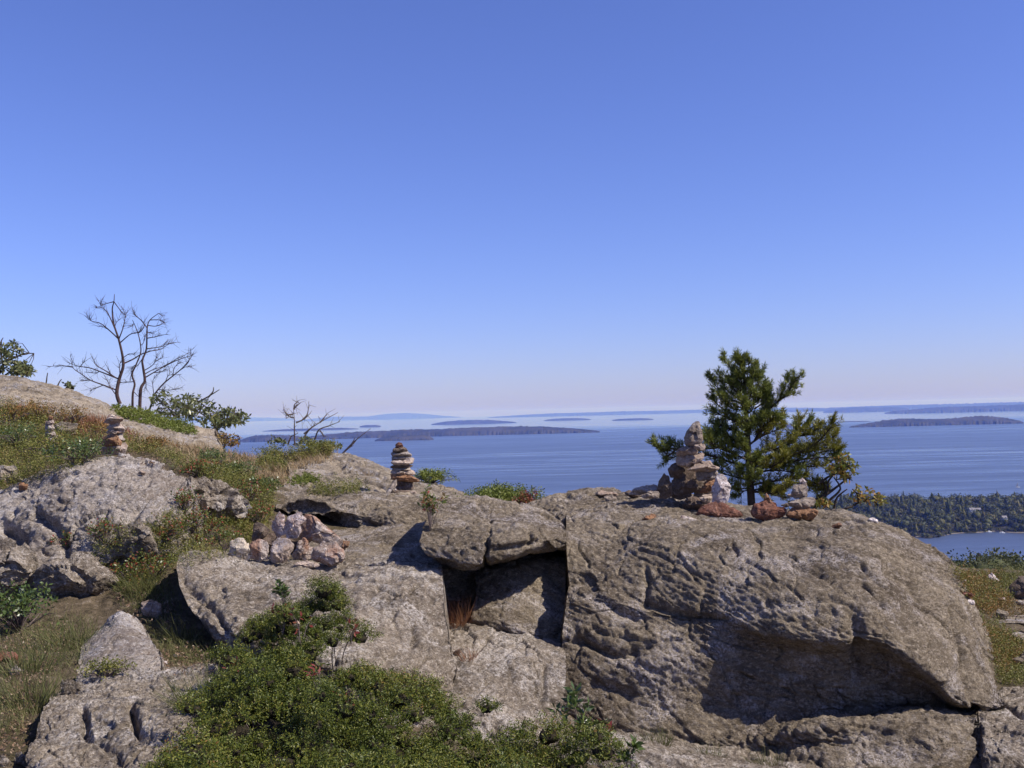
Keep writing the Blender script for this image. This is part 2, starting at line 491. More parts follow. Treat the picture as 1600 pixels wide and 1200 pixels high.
# ------------------------------------------------------------------ wooded headland across the cove
HX = [(0.25, 1660), (0.30, 1600), (0.36, 1560), (0.40, 1530), (0.46, 1560), (0.52, 1570), (0.7, 1560), (0.9, 1500)]
nx, ny = 90, 26
V = []
for j in range(ny):
    s = j / (ny - 1)
    for i in range(nx):
        k = 0.25 + 0.65 * i / (nx - 1)
        d0 = np.interp(k, [h[0] for h in HX], [h[1] for h in HX]) + 14 * math.sin(k * 60) + 8 * math.sin(k * 151)
        d1 = np.interp(k, [0.25, 0.33, 0.45, 0.55, 0.9], [1760, 2080, 2010, 1960, 1900])
        d = d0 + (d1 - d0) * s
        e = min(1, (k - 0.25) / 0.05)
        V.append((k * d, d, SEA - 1.5 + (2.2 + 9 * math.sin(math.pi * s) ** 0.7) * e))
V = np.array(V)
hm = NT('headland_ground')
v = hm.n('ShaderNodeTexCoord').outputs['Object']
sz = hm.n('ShaderNodeSeparateXYZ'); hm.l(v, sz.inputs[0])
hc = hm.ramp(hm.noise(v, 0.05, 4), [(0.4, (0.03, 0.03, 0.018)), (0.7, (0.07, 0.06, 0.04))])
hs = hm.math('MULTIPLY', hm.math('LESS_THAN', sz.outputs['Z'], 2.6), hm.ramp(hm.noise(v, 0.03, 3), [(0.42, 0.0), (0.5, 1.0)]))
hm.bsdf(hm.mix(hs, hc, (0.26, 0.22, 0.18)), 1, None, 0)
tag(obj('headland', V, grid_faces(ny, nx), hm.m), kind='structure')
HV = V
# ------------------------------------------------------------------ rock masses
def cr(P, nseg, tension=1.0):
    """Catmull-Rom along axis 0; nseg steps in each span"""
    n = len(P); out = []
    for i in range(n - 1):
        p0, p1, p2, p3 = P[max(i - 1, 0)], P[i], P[i + 1], P[min(i + 2, n - 1)]
        m1, m2 = (p2 - p0) * 0.5 * tension, (p3 - p1) * 0.5 * tension
        k = nseg[i]
        for j in range(k):
            t = j / k; t2, t3 = t * t, t * t * t
            out.append((2 * t3 - 3 * t2 + 1) * p1 + (t3 - 2 * t2 + t) * m1 + (-2 * t3 + 3 * t2) * p2 + (t3 - t2) * m2)
    out.append(P[-1])
    return np.array(out)

def segdist(Q, line):
    best = np.full(len(Q), 1e9)
    for (x0, y0), (x1, y1) in zip(line[:-1], line[1:]):
        a = np.array([x0, y0]); b = np.array([x1, y1]); ab = b - a
        t = np.clip(((Q - a) @ ab) / (ab @ ab), 0, 1)
        best = np.minimum(best, np.linalg.norm(Q - (a + t[:, None] * ab), axis=1))
    return best

def rockify(P, N, amp, s, foli=(0.25, 0.1), size=1.0, chip=0.6):
    Rm = np.array(Matrix.Rotation(foli[0], 3, 'Y') @ Matrix.Rotation(foli[1], 3, 'X'))
    Q = P @ Rm; Q = Q * np.array([1, 1, 2.6])
    d = 0.07 * fbm(P / (0.9 * size), 3, s)
    W = Q / (0.42 * size) + 0.35 * np.stack([pn(P / 0.3, s + 5), pn(P / 0.3, s + 6), pn(P / 0.3, s + 7)], 1)
    f1, f2, idx, dv = worley(W, s)
    rr = RND[idx]
    d += 0.030 * (rr[:, 0] - 0.5) + 0.046 * ((dv * (rr - 0.5)).sum(1))
    d -= 0.028 * np.exp(-((f2 - f1) / 0.06) ** 2) * (rr[:, 1] > 0.45)
    f1, f2, idx, dv = worley(Q / (0.13 * size) + 0.3 * np.stack([pn(P / 0.1, s + 8)] * 3, 1), s + 3)
    rr = RND[idx]
    d += chip * 0.016 * (rr[:, 0] - 0.5) + chip * 0.030 * ((dv * (rr - 0.5)).sum(1))
    d += 0.014 * (ridged(Q / (0.2 * size), 4, s + 11) - 1) + 0.017 * fbm(Q / (0.06 * size), 3, s + 15)
    return d * amp

def sheet(name, rows, res, mat, label, cat, amp=1.0, seed=0, thick=0.8, drop=0.25, dents=(), foli=(0.25, 0.1), size=1.0, tens=(0.9, 0.8), kind=None, group=None, chip=0.6):
    P = np.array([vz(r) for r in rows])
    nr = [max(1, int(math.ceil(np.linalg.norm(P[i + 1] - P[i], axis=1).max() / res))) for i in range(len(P) - 1)]
    nc = [max(1, int(math.ceil(np.linalg.norm(P[:, j + 1] - P[:, j], axis=1).max() / res))) for j in range(P.shape[1] - 1)]
    G = cr(P, nr, tens[0])
    G = cr(G.transpose(1, 0, 2), nc, tens[1]).transpose(1, 0, 2)
    r, c = G.shape[:2]
    def normals(G):
        du = np.gradient(G, axis=1); dv = np.gradient(G, axis=0)
        n = np.cross(du, dv); n /= np.maximum(np.linalg.norm(n, axis=2), 1e-9)[..., None]
        if (n * G).sum(2).mean() > 0: n = -n
        return n
    N = normals(G)
    for _ in range(3):   # soften normals so the displacement does not fold at lips
        K = np.pad(N, ((1, 1), (1, 1), (0, 0)), mode='edge')
        N = K[:-2, 1:-1] + K[2:, 1:-1] + K[1:-1, :-2] + K[1:-1, 2:] + 2 * N
        N /= np.linalg.norm(N, axis=2)[..., None]
    V, NN = G.reshape(-1, 3), N.reshape(-1, 3)
    d = rockify(V, NN, amp, seed, foli, size, chip)
    if dents:
        Q = to_px(V)
        wob = np.stack([pn(V / 0.15, seed + 30), pn(V / 0.15, seed + 31)], 1) * 5
        for line, w, a in dents:
            d = d - a * np.exp(-(segdist(Q + wob, line) / w) ** 2)
    V = V + NN * d[:, None]
    F = grid_faces(r, c)
    # close it: carry the rim back and down, then shut it behind
    idx = np.arange(r * c).reshape(r, c)
    ring = np.concatenate([idx[0, :], idx[1:, -1], idx[-1, -2::-1], idx[-2:0:-1, 0]])
    rim = V[ring]
    n0 = len(V); k = len(ring)
    back = np.array([0, thick, -drop])
    r1 = rim + back * 0.25 * np.array([1, 1, 0.6])
    cen = rim.mean(0) + back * 1.1 + np.array([0, 0, -0.2])
    r2 = rim + back
    r3 = r2 * 0.35 + cen * 0.65
    V = np.concatenate([V, r1, r2, r3, cen[None]])
    a = np.arange(k); b = (a + 1) % k
    quads = [np.stack([ring[a], ring[b], n0 + b, n0 + a], 1)]
    for q in (0, 1): quads.append(np.stack([n0 + q * k + a, n0 + q * k + b, n0 + (q + 1) * k + b, n0 + (q + 1) * k + a], 1))
    cc = np.full(k, len(V) - 1)
    quads.append(np.stack([n0 + 2 * k + a, n0 + 2 * k + b, cc, cc], 1))
    FL = np.concatenate([F] + quads[:3]).tolist() + [[int(q[0]), int(q[1]), int(q[2])] for q in quads[3]]
    solid(V, FL)
    o = obj(name, V, FL, mat)
    return tag(o, label, cat, group, kind)

# the big boulder on the right
sheet('boulder', [
 [(888,812,10.8),(960,800,11.2),(1040,792,11.2),(1130,806,10.9),(1220,815,10.7),(1310,820,10.4),(1385,850,10.2),(1440,890,10),(1490,930,9.7),(1540,1010,9.2)],
 [(886,800,10.0),(960,778,10.3),(1040,768,10.3),(1130,786,10.0),(1220,795,9.8),(1310,797,9.6),(1378,816,9.4),(1432,848,9.2),(1487,884,8.9),(1543,985,8.5)],
 [(885,818,9.3),(957,805,9.4),(1040,798,9.4),(1130,808,9.3),(1217,812,9.1),(1305,816,9.0),(1375,832,8.8),(1432,864,8.7),(1490,900,8.5),(1552,1010,8.2)],
 [(885,850,8.7),(955,838,8.8),(1040,832,8.6),(1130,835,8.5),(1215,841,8.42),(1300,845,8.28),(1372,860,8.2),(1432,886,8.3),(1492,930,8.2),(1556,1040,8.0)],
 [(888,905,8.3),(955,895,8.25),(1040,893,8.08),(1130,898,7.9),(1215,903,7.70),(1300,915,7.56),(1370,927,7.52),(1432,955,7.7),(1497,1000,7.75),(1566,1075,7.8)],
 [(885,940,8.06),(950,928,8.0),(1035,952,7.88),(1125,962,7.68),(1220,985,7.38),(1300,1000,7.28),(1370,998,7.28),(1437,1035,7.25),(1503,1095,7.35),(1576,1106,7.75)],
 [(882,965,7.98),(950,958,7.92),(1035,972,7.83),(1125,988,7.68),(1220,1012,7.56),(1300,1026,7.47),(1370,1024,7.46),(1430,1055,7.46),(1492,1106,7.75),(1572,1110,7.9)],
 [(876,1030,7.85),(945,1030,7.73),(1035,1030,7.63),(1115,1035,7.6),(1220,1065,7.60),(1300,1078,7.55),(1370,1080,7.56),(1430,1092,7.58),(1488,1112,7.8),(1568,1115,7.9)],
 [(872,1085,7.72),(945,1090,7.64),(1035,1095,7.55),(1120,1105,7.55),(1220,1112,7.52),(1300,1108,7.58),(1370,1105,7.62),(1430,1110,7.75),(1486,1116,7.75),(1566,1119,7.9)],
 [(870,1112,7.7),(945,1132,7.52),(1035,1150,7.42),(1130,1158,7.38),(1220,1152,7.4),(1300,1132,7.5),(1370,1122,7.6),(1430,1119,7.65),(1485,1120,7.7),(1564,1123,7.9)],
 [(868,1170,7.7),(945,1180,7.5),(1035,1190,7.4),(1130,1190,7.4),(1220,1180,7.45),(1300,1170,7.6),(1370,1160,7.7),(1430,1160,7.75),(1485,1160,7.8),(1564,1160,8.0)],
], 0.016, M['rock'], 'huge rounded grey boulder with a shaded overhang, carrying the widest stone cairn', 'boulder', 0.66, 3, 1.6, 0.8, chip=0.3,
 dents=[([(1010,940),(1060,958),(1130,970)], 6, 0.06), ([(925,928),(960,950),(990,965)], 7, 0.06), ([(1010,890),(1012,935)], 4, 0.05),
        ([(1335,965),(1345,1005),(1340,1060)], 9, 0.07), ([(1145,850),(1152,865)], 3, 0.04), ([(1390,890),(1430,920),(1450,945)], 12, 0.07),
        ([(1488,940),(1497,1000),(1512,1060),(1525,1110)], 5, 0.07), ([(900,1000),(960,1025),(1010,1010)], 6, 0.06), ([(930,1070),(985,1085)], 10, 0.05),
        ([(885,905),(940,900)], 5, 0.04), ([(1240,880),(1300,905)], 4, 0.03), ([(1530,1030),(1545,1050)], 4, 0.05), ([(1000,858),(1060,880),(1112,912)], 2, 0.03), ([(1165,875),(1205,900),(1255,938)], 2, 0.03), ([(1280,850),(1340,882),(1402,932)], 2, 0.03), ([(930,985),(1000,1002),(1065,1000)], 2.5, 0.035), ([(1060,870),(1085,905)], 2, 0.03), ([(1350,905),(1385,950)], 2.5, 0.04)], foli=(0.35, 0.1))
# dome behind it
sheet('rock_dome', [
 [(822,800,12.3),(870,788,12.6),(920,784,12.8),(970,788,12.6),(1010,790,12.4)],
 [(826,786,11.6),(870,768,11.9),(920,763,12.1),(970,768,11.9),(1005,772,11.6)],
 [(842,800,10.7),(880,788,10.7),(920,785,10.8),(970,790,10.8),(1010,800,10.6)],
 [(852,826,9.9),(895,828,9.7),(940,822,9.6),(980,818,9.6),(1015,815,9.9)],
 [(860,860,9.8),(895,860,9.6),(940,860,9.6),(980,850,9.6),(1015,850,9.9)],
], 0.022, M['rock'], 'low rounded dome of bedrock behind the big boulder at the water view', 'rock dome', 1.0, 5, 0.8, 0.5)
# ledge under the overhang, right slab and inclined slab in front
sheet('rock_ledge', [
 [(1150,1150,8.1),(1250,1128,7.9),(1350,1112,7.9),(1450,1106,7.9),(1530,1106,7.9)],
 [(1155,1156,7.65),(1250,1134,7.35),(1350,1120,7.35),(1450,1113,7.35),(1526,1113,7.4)],
 [(1160,1166,7.42),(1250,1142,7.1),(1350,1129,7.1),(1450,1124,7.1),(1524,1122,7.15)],
 [(1160,1182,7.3),(1250,1168,7.1),(1350,1168,6.98),(1450,1176,6.9),(1524,1170,7.0)],
 [(1160,1215,7.15),(1250,1215,6.8),(1350,1215,6.7),(1450,1225,6.7),(1522,1225,6.8)],
 [(1160,1300,6.6),(1250,1300,6.6),(1350,1300,6.5),(1450,1300,6.5),(1522,1300,6.6)],
], 0.014, M['rock'], 'long flat topped rock ledge running below the overhang of the big boulder', 'rock ledge', 0.9, 8, 0.8, 0.3, foli=(0.15, 0.1))
sheet('rock_slab', [
 [(1535,1090,9.2),(1565,1070,9.8),(1620,1062,10),(1700,1060,10)],
 [(1532,1120,7.7),(1565,1105,8.0),(1620,1092,8.3),(1700,1080,8.4)],
 [(1530,1150,7.1),(1565,1140,7.2),(1620,1130,7.4),(1700,1120,7.4)],
 [(1528,1190,6.8),(1565,1185,6.75),(1620,1175,6.8),(1700,1165,6.8)],
 [(1528,1300,6.5),(1565,1300,6.4),(1620,1300,6.4),(1700,1300,6.4)],
], 0.015, M['rock_pale'], 'pale streaked rock slab at the lower right corner beside the long ledge', 'rock slab', 0.8, 9, 0.6, 0.3,
 dents=[([(1560,1100),(1600,1120)], 4, 0.06), ([(1528,1140),(1526,1200)], 5, 0.08)])
sheet('rock_slab', [
 [(850,1110,7.9),(950,1128,7.75),(1050,1150,7.4),(1150,1172,7.3),(1260,1180,7.2)],
 [(852,1122,7.35),(950,1142,7.1),(1050,1168,6.85),(1150,1184,6.8),(1260,1196,6.7)],
 [(845,1160,6.75),(950,1180,6.5),(1050,1200,6.35),(1150,1220,6.3),(1260,1235,6.3)],
 [(840,1290,6.0),(950,1300,5.9),(1050,1310,5.9),(1150,1320,5.9),(1260,1320,5.9)],
], 0.014, M['rock_pale'], 'tilted pale rock slab at the foot of the big boulder, behind the juniper', 'rock slab', 0.7, 12, 0.6, 0.3)
# the tilted block in the middle
sheet('rock_block', [
 [(690,965,8.9),(760,960,9.0),(825,972,8.9),(880,1004,8.7)],
 [(692,985,8.2),(760,980,8.25),(825,996,8.1),(882,1018,7.95)],
 [(692,1020,7.65),(760,1030,7.5),(825,1040,7.4),(884,1060,7.35)],
 [(660,1060,7.0),(745,1080,6.85),(812,1098,6.85),(880,1112,7.0)],
 [(650,1100,6.6),(745,1125,6.5),(812,1140,6.5),(880,1150,6.8)],
 [(650,1250,6.3),(745,1260,6.2),(812,1260,6.2),(880,1260,6.5)],
], 0.013, M['rock_pale'], 'sunlit tilted block of rock left of the deep vertical cleft', 'rock block', 0.8, 14, 1.0, 0.5, foli=(0.45, 0.2),
 dents=[([(735,1030),(760,1000)], 5, 0.05), ([(850,1040),(852,1090)], 3, 0.04)])
# recessed block below the slab, and the slab
sheet('rock_block', [
 [(748,880,9.2),(800,872,9.2),(885,862,9.2)],
 [(746,900,8.85),(800,890,8.8),(884,880,8.85)],
 [(744,940,8.5),(800,940,8.4),(884,945,8.5)],
 [(738,966,8.28),(800,984,8.14),(882,1004,8.2)],
 [(744,980,8.5),(800,996,8.4),(882,1020,8.5)],
 [(748,1020,8.9),(800,1030,8.9),(882,1040,8.9)],
], 0.014, M['rock'], 'recessed rock block tucked below the cracked slab, half in shadow', 'rock block', 0.8, 17, 0.7, 0.2)
sheet('rock_wall', [
 [(670,850,9.3),(720,850,9.3),(780,850,9.4)],
 [(672,900,8.95),(720,900,8.98),(780,900,9.1)],
 [(680,990,8.75),(720,990,8.8),(780,1000,8.9)],
], 0.025, M['rock'], 'dark recessed rock face deep under the cracked slab', 'rock face', 0.8, 18, 0.4, 0.2)
sheet('rock_slab', [
 [(690,792,10.4),(740,792,10.6),(800,800,10.6),(848,812,10.3),(880,830,10.0)],
 [(682,777,9.6),(740,775,9.8),(800,785,9.8),(846,797,9.5),(878,814,9.2)],
 [(672,800,8.95),(730,800,9.0),(790,806,8.95),(840,812,8.9),(882,826,8.8)],
 [(662,824,8.45),(722,826,8.35),(775,826,8.3),(832,822,8.4),(887,838,8.45)],
 [(656,848,8.2),(716,858,8.05),(768,850,8.02),(832,840,8.15),(887,848,8.35)],
 [(664,864,8.15),(716,880,7.98),(764,876,8.02),(832,856,8.15),(886,854,8.4)],
 [(676,872,8.5),(716,886,8.35),(766,880,8.4),(832,864,8.5),(885,860,8.7)],
 [(690,868,9.4),(720,874,9.4),(766,868,9.4),(832,862,9.4),(884,862,9.4)],
], 0.013, M['rock'], 'thick flat cracked rock slab jutting over a dark hollow left of the boulder', 'rock slab', 0.75, 20, 0.9, 0.02, foli=(0.1, 0.1),
 dents=[([(768,790),(764,838)], 1.8, 0.02), ([(763,838),(758,884)], 3, 0.08), ([(826,830),(828,850)], 3, 0.05), ([(845,845),(870,850)], 8, 0.07), ([(765,862),(830,850)], 4, 0.03)], tens=(0.45, 0.6))
# the long left ledge that carries the quartz pile
sheet('rock_ledge', [
 [(292,872,9.2),(350,866,9.4),(430,878,9.4),(540,880,9.4),(620,868,9.4),(684,876,9.1)],
 [(284,868,8.6),(350,864,8.8),(430,880,8.6),(540,886,8.6),(620,876,8.8),(688,884,8.6)],
 [(276,892,7.9),(350,892,7.95),(430,908,7.8),(540,910,7.8),(620,905,7.9),(692,905,7.9)],
 [(294,945,7.3),(360,945,7.2),(440,960,7.1),(545,960,7.1),(625,965,7.2),(697,970,7.4)],
 [(328,988,7.0),(390,1000,6.7),(470,1020,6.5),(560,1030,6.5),(640,1050,6.6),(703,1050,7.0)],
 [(335,1040,7.1),(390,1050,6.75),(470,1070,6.5),(560,1080,6.45),(640,1100,6.5),(700,1100,6.8)],
 [(340,1150,7.0),(390,1160,6.7),(470,1170,6.5),(560,1180,6.4),(640,1200,6.4),(700,1200,6.6)],
], 0.014, M['rock_pale'], 'long sloping grey rock ledge holding the pile of white stones', 'rock ledge', 0.9, 23, 0.6, 0.4, foli=(0.2, 0.15),
 dents=[([(285,905),(330,945),(350,985)], 6, 0.05), ([(440,985),(520,1000)], 6, 0.05), ([(590,920),(640,930),(690,940)], 4, 0.03), ([(645,985),(648,1010)], 4, 0.06), ([(520,930),(560,955)], 6, 0.04)])
# gritty floor between pile and slab, and the undercut ledge behind it
sheet('rock_floor', [
 [(470,830,10.6),(560,822,10.9),(640,805,11.2),(700,800,11.3)],
 [(470,845,10.1),(560,842,10.1),(640,835,10.1),(700,830,10.2)],
 [(480,868,9.3),(560,865,9.3),(640,862,9.3),(700,862,9.4)],
 [(490,895,8.7),(560,895,8.7),(640,890,8.7),(700,890,8.9)],
], 0.02, M['rock'], 'flat gritty brown rock floor between the stone pile and the cracked slab', 'rock floor', 0.55, 26, 0.2, 0.3)
sheet('rock_ledge', [
 [(428,786,12.9),(500,780,13),(580,782,12.9),(680,792,12.6)],
 [(428,775,12.3),(500,769,12.5),(580,772,12.2),(682,782,11.9)],
 [(430,788,11.4),(500,786,11.3),(580,788,11.2),(672,798,11.0)],
 [(432,796,11.2),(500,797,11.0),(570,802,10.95),(660,812,10.7)],
 [(436,804,11.5),(500,808,11.3),(565,815,10.9),(655,824,10.58)],
 [(440,824,11.4),(500,830,11.2),(562,832,10.9),(650,838,10.4)],
 [(445,850,11.2),(500,855,11.1),(560,850,10.8),(650,856,10.3)],
], 0.018, M['rock'], 'low undercut rock ledge below the middle cairn with a dark hollow', 'rock ledge', 0.9, 28, 0.4, 0.3, foli=(0.05, 0.1),
 dents=[([(450,800),(500,803),(515,808)], 9, 0.09), ([(570,815),(600,828)], 6, 0.06)])
# left boulder with the tall cairn
sheet('boulder', [
 [(-60,800,10.9),(40,772,11.1),(105,745,11.2),(180,728,11.2),(240,736,11.1),(282,765,10.7)],
 [(-60,792,10.2),(40,757,10.4),(100,728,10.5),(180,711,10.5),(242,717,10.4),(286,747,10.2)],
 [(-60,810,9.7),(40,785,9.7),(100,758,9.7),(180,745,9.7),(242,748,9.7),(292,768,9.8)],
 [(-60,840,9.45),(40,828,9.35),(108,800,9.3),(180,790,9.3),(245,792,9.3),(300,796,9.6)],
 [(-60,880,9.2),(40,880,9.0),(110,850,9.1),(180,850,9.0),(242,848,9.1),(294,826,9.5)],
 [(-60,930,9.0),(40,925,8.85),(110,905,9.0),(180,892,9.0),(240,882,9.2),(292,850,9.5)],
 [(-60,980,9.0),(40,975,8.9),(110,955,9.0),(180,940,9.1),(240,930,9.3),(292,900,9.6)],
], 0.015, M['rock_white'], 'broad rough grey boulder carrying the tall narrow cairn, on the left', 'boulder', 1.05, 31, 0.5, 0.4, foli=(-0.35, 0.2),
 dents=[([(0,820),(35,845),(30,870)], 8, 0.14), ([(60,805),(95,835),(110,880)], 7, 0.10), ([(150,905),(190,880),(215,900)], 8, 0.10), ([(228,775),(250,765),(280,755)], 4, 0.06), ([(170,850),(200,830),(215,800)], 6, 0.05)])
# hill rock on the left and the ridge right of it
sheet('rock_dome', [
 [(-120,590,21),(0,598,21),(60,612,21),(120,632,21),(180,650,21.5),(240,665,22),(300,680,22),(338,694,22.5)],
 [(-120,572,19),(0,586,19),(60,598,19),(120,616,19),(180,634,19.5),(240,650,20),(300,666,20),(334,676,20.5)],
 [(-120,596,17.6),(0,604,17.6),(60,617,17.6),(120,634,17.6),(180,646,18.2),(240,660,18.8),(300,674,19.2),(338,683,19.6)],
 [(-120,620,16.6),(0,622,16.6),(60,636,16.6),(120,648,16.6),(180,660,17),(240,676,17.5),(300,688,18),(342,693,18.5)],
 [(-120,650,16.0),(0,648,16.0),(60,658,16.0),(120,664,16.1),(180,676,16.4),(240,690,17),(300,700,17.4),(350,704,18)],
 [(-120,700,15.5),(0,690,15.6),(60,700,15.7),(120,700,15.8),(180,710,16.1),(240,720,16.6),(300,730,17),(350,730,17.6)],
], 0.035, M['rock_far'], 'long sloping dome of bare hill rock on the left skyline', 'rock dome', 1.3, 34, 1.2, 1.0, size=1.8, foli=(0.3, 0.1),
 dents=[([(40,640),(80,648),(120,652)], 5, 0.12), ([(170,640),(230,660),(310,684)], 3, 0.10)])
sheet('rock_ridge', [
 [(450,735,17),(520,724,17.4),(560,735,17),(610,750,16.5),(660,762,16),(710,775,15.5),(750,790,15)],
 [(452,720,16),(520,708,16.5),(560,719,16),(610,735,15.5),(660,748,15),(710,761,14.5),(752,777,14)],
 [(452,730,14.9),(520,722,15.2),(560,733,14.9),(610,745,14.5),(660,756,14),(710,767,13.6),(752,782,13.2)],
 [(450,745,13.9),(520,745,14),(560,752,13.8),(610,760,13.5),(660,766,13),(710,774,12.7),(752,788,12.4)],
 [(440,766,12.9),(520,769,12.9),(560,773,12.7),(610,779,12.4),(660,784,12.1),(710,790,11.9),(752,800,11.6)],
 [(440,800,12.5),(520,800,12.4),(560,800,12.2),(610,806,12),(660,810,11.8),(710,815,11.6),(752,822,11.4)],
], 0.026, M['rock_far'], 'grey rock ridge sloping down to the water behind the middle cairn', 'rock ridge', 1.0, 37, 1.0, 0.8, size=1.3, foli=(0.2, 0.1),
 dents=[([(520,722),(570,735),(612,746)], 3, 0.09), ([(545,742),(580,756),(620,768)], 3, 0.07), ([(470,757),(540,765)], 4, 0.06)])
# front left flat rock
sheet('rock_slab', [
 [(92,1066,6.3),(150,1052,6.4),(210,1040,6.5),(280,1040,6.4),(335,1038,6.3)],
 [(78,1095,5.65),(150,1090,5.6),(210,1085,5.6),(272,1085,5.6),(328,1085,5.6)],
 [(58,1140,5.05),(145,1140,5.0),(210,1140,4.95),(275,1140,4.95),(320,1140,4.95)],
 [(44,1175,4.68),(140,1190,4.5),(215,1190,4.45),(280,1190,4.45),(315,1190,4.45)],
 [(50,1215,4.55),(140,1240,4.15),(215,1240,4.1),(280,1240,4.1),(315,1240,4.1)],
 [(60,1300,4.5),(140,1340,4.05),(215,1340,4.0),(280,1340,4.0),(315,1340,4.0)],
], 0.009, M['rock_pale'], 'flat grey rock with a dark crevice at the lower left, among grass', 'rock slab', 0.55, 41, 0.3, 0.3, size=0.6, foli=(-0.6, 0.1),
 dents=[([(206,1104),(212,1130),(222,1150)], 5, 0.10), ([(130,1115),(138,1150)], 6, 0.05), ([(95,1060),(128,1080)], 3, 0.03), ([(150,1150),(190,1180)], 7, 0.03)])
# tilted pale plate standing above the creviced rock
sheet('rock', [
 [(132,1000,7.48),(160,978,7.57),(182,957,7.57),(205,963,7.57),(225,978,7.57)],
 [(128,1018,6.87),(158,1000,6.87),(183,990,6.92),(212,990,6.92),(238,1003,6.92)],
 [(121,1042,6.45),(155,1032,6.45),(184,1025,6.47),(218,1022,6.50),(250,1026,6.54)],
 [(118,1058,6.22),(155,1056,6.19),(184,1052,6.22),(218,1046,6.26),(250,1040,6.36)],
 [(118,1085,6.17),(155,1084,6.15),(184,1080,6.17),(218,1072,6.22),(248,1062,6.31)],
], 0.011, M['rock_white'], 'pale triangular plate of rock tilted above the flat creviced rock at the lower left', 'rock', 0.4, 44, 0.25, 0.3, size=0.6, chip=.5)
# ------------------------------------------------------------------ loose stones: outline + real thickness + facets
def stone(poly, d, tf, mat, label, seed, name='stone', cat='stone', group=None, res=(64, 15), lift=0.0, facets=6, rough=1.0, lean=0.0, grow=1.04):
    """poly: its outline in photo pixels, d: distance, tf: thickness as a share of its width"""
    rng = np.random.RandomState(seed + 100)
    px = np.array(poly, float)
    lo, hi = px.min(0), px.max(0); pc = 0.5 * px.mean(0) + 0.25 * (lo + hi)
    px = pc + (px - pc) * grow
    o = np.argsort(np.arctan2(px[:, 1] - pc[1], px[:, 0] - pc[0])); q = px[o]
    nt, ns = res
    th = np.linspace(-math.pi, math.pi, nt, endpoint=False)
    R = np.zeros(nt)
    for i, t in enumerate(th):
        dx, dy = math.cos(t), math.sin(t); best = 0
        for k in range(len(q)):
            p0 = q[k] - pc; p1 = q[(k + 1) % len(q)] - pc; e = p1 - p0
            den = dx * e[1] - dy * e[0]
            if abs(den) < 1e-9: continue
            u = (p0[0] * e[1] - p0[1] * e[0]) / den; w = (p0[0] * dy - p0[1] * dx) / den
            if u > 0 and -1e-6 <= w <= 1 + 1e-6: best = max(best, u)
        R[i] = best if best > 0 else 1
    R = 0.8 * R + 0.1 * (np.roll(R, 1) + np.roll(R, -1))
    w_ = hi - lo; t_ = tf * max(w_[0], 0.7 * w_[1]) / FPX * d * 0.5
    S = 1 - (1 - np.linspace(0, 1, ns + 1)[1:]) ** 1.7
    U = np.stack([np.outer(S, np.cos(th) * R), np.outer(S, np.sin(th) * R)], -1)
    un = U / (w_ * 0.5)
    def depth(side):
        f = np.full(U.shape[:2], 1.0)
        for k in range(facets):
            a = rng.uniform(0, 6.28); m_ = rng.uniform(.35, 1.1)
            b = np.array([math.cos(a), math.sin(a)]) * m_
            if k == 0: b = np.array([rng.uniform(-.5, .2), -rng.uniform(.6, 1.2)])     # a plane that looks upward
            if k == 1: b = np.array([rng.uniform(-.2, .3), rng.uniform(.3, .9)])
            f = np.minimum(f, rng.uniform(.62, .95) - un @ b * 0.8)
        if lean and side < 0: f = np.minimum(f, .5 + lean * un[..., 1] * .5)
        f = np.maximum(f, 0.10)
        return f * ((1 - S ** 5.0) ** 0.6)[:, None] * t_
    V = []
    for side in (-1, 1):
        D = depth(side)
        n_ = ns if side < 0 else ns - 1
        for j in range(n_):
            for i in range(nt): V.append(at(pc[0] + U[j, i, 0], pc[1] + U[j, i, 1], d + side * D[j, i]))
    nF = ns * nt
    V.append(at(pc[0], pc[1], d - t_ * .62)); V.append(at(pc[0], pc[1], d + t_ * .62))
    V = np.array(V); ctr = V.mean(0); size = np.linalg.norm(V.max(0) - V.min(0)) / 1.7
    N = V - ctr; N /= np.maximum(np.linalg.norm(N, axis=1), 1e-9)[:, None]
    f1, f2, idx, dv = worley(V / (size * 0.34), seed % 23)
    rr = RND[idx]
    dd = 0.03 * fbm(V / (size * 0.5), 2, seed % 40) + 0.018 * (ridged(V / (size * 0.25), 3, seed % 37) - 1) + 0.010 * fbm(V / (size * 0.09), 3, seed % 31)
    dd += 0.05 * (rr[:, 0] - .5) + 0.19 * ((dv * (rr - 0.5)).sum(1))
    V = V + N * (dd * size * rough)[:, None]
    V[:, 2] += lift
    F = []
    fr = lambda j, i: j * nt + i % nt
    bk = lambda j, i: (nF + j * nt + i % nt) if j < ns - 1 else fr(ns - 1, i)
    for i in range(nt):
        for j in range(ns - 1):
            F.append([fr(j, i), fr(j, i + 1), fr(j + 1, i + 1), fr(j + 1, i)])
            F.append([bk(j, i + 1), bk(j, i), bk(j + 1, i), bk(j + 1, i + 1)])
        F.append([len(V) - 2, fr(0, i + 1), fr(0, i)]); F.append([len(V) - 1, bk(0, i), bk(0, i + 1)])
    return tag(obj(name, V, F, M[mat], smooth=False), label, cat, group)

def zz(pts, ox, oy, k):
    return [(ox + x / k, oy + y / k) for x, y in pts]

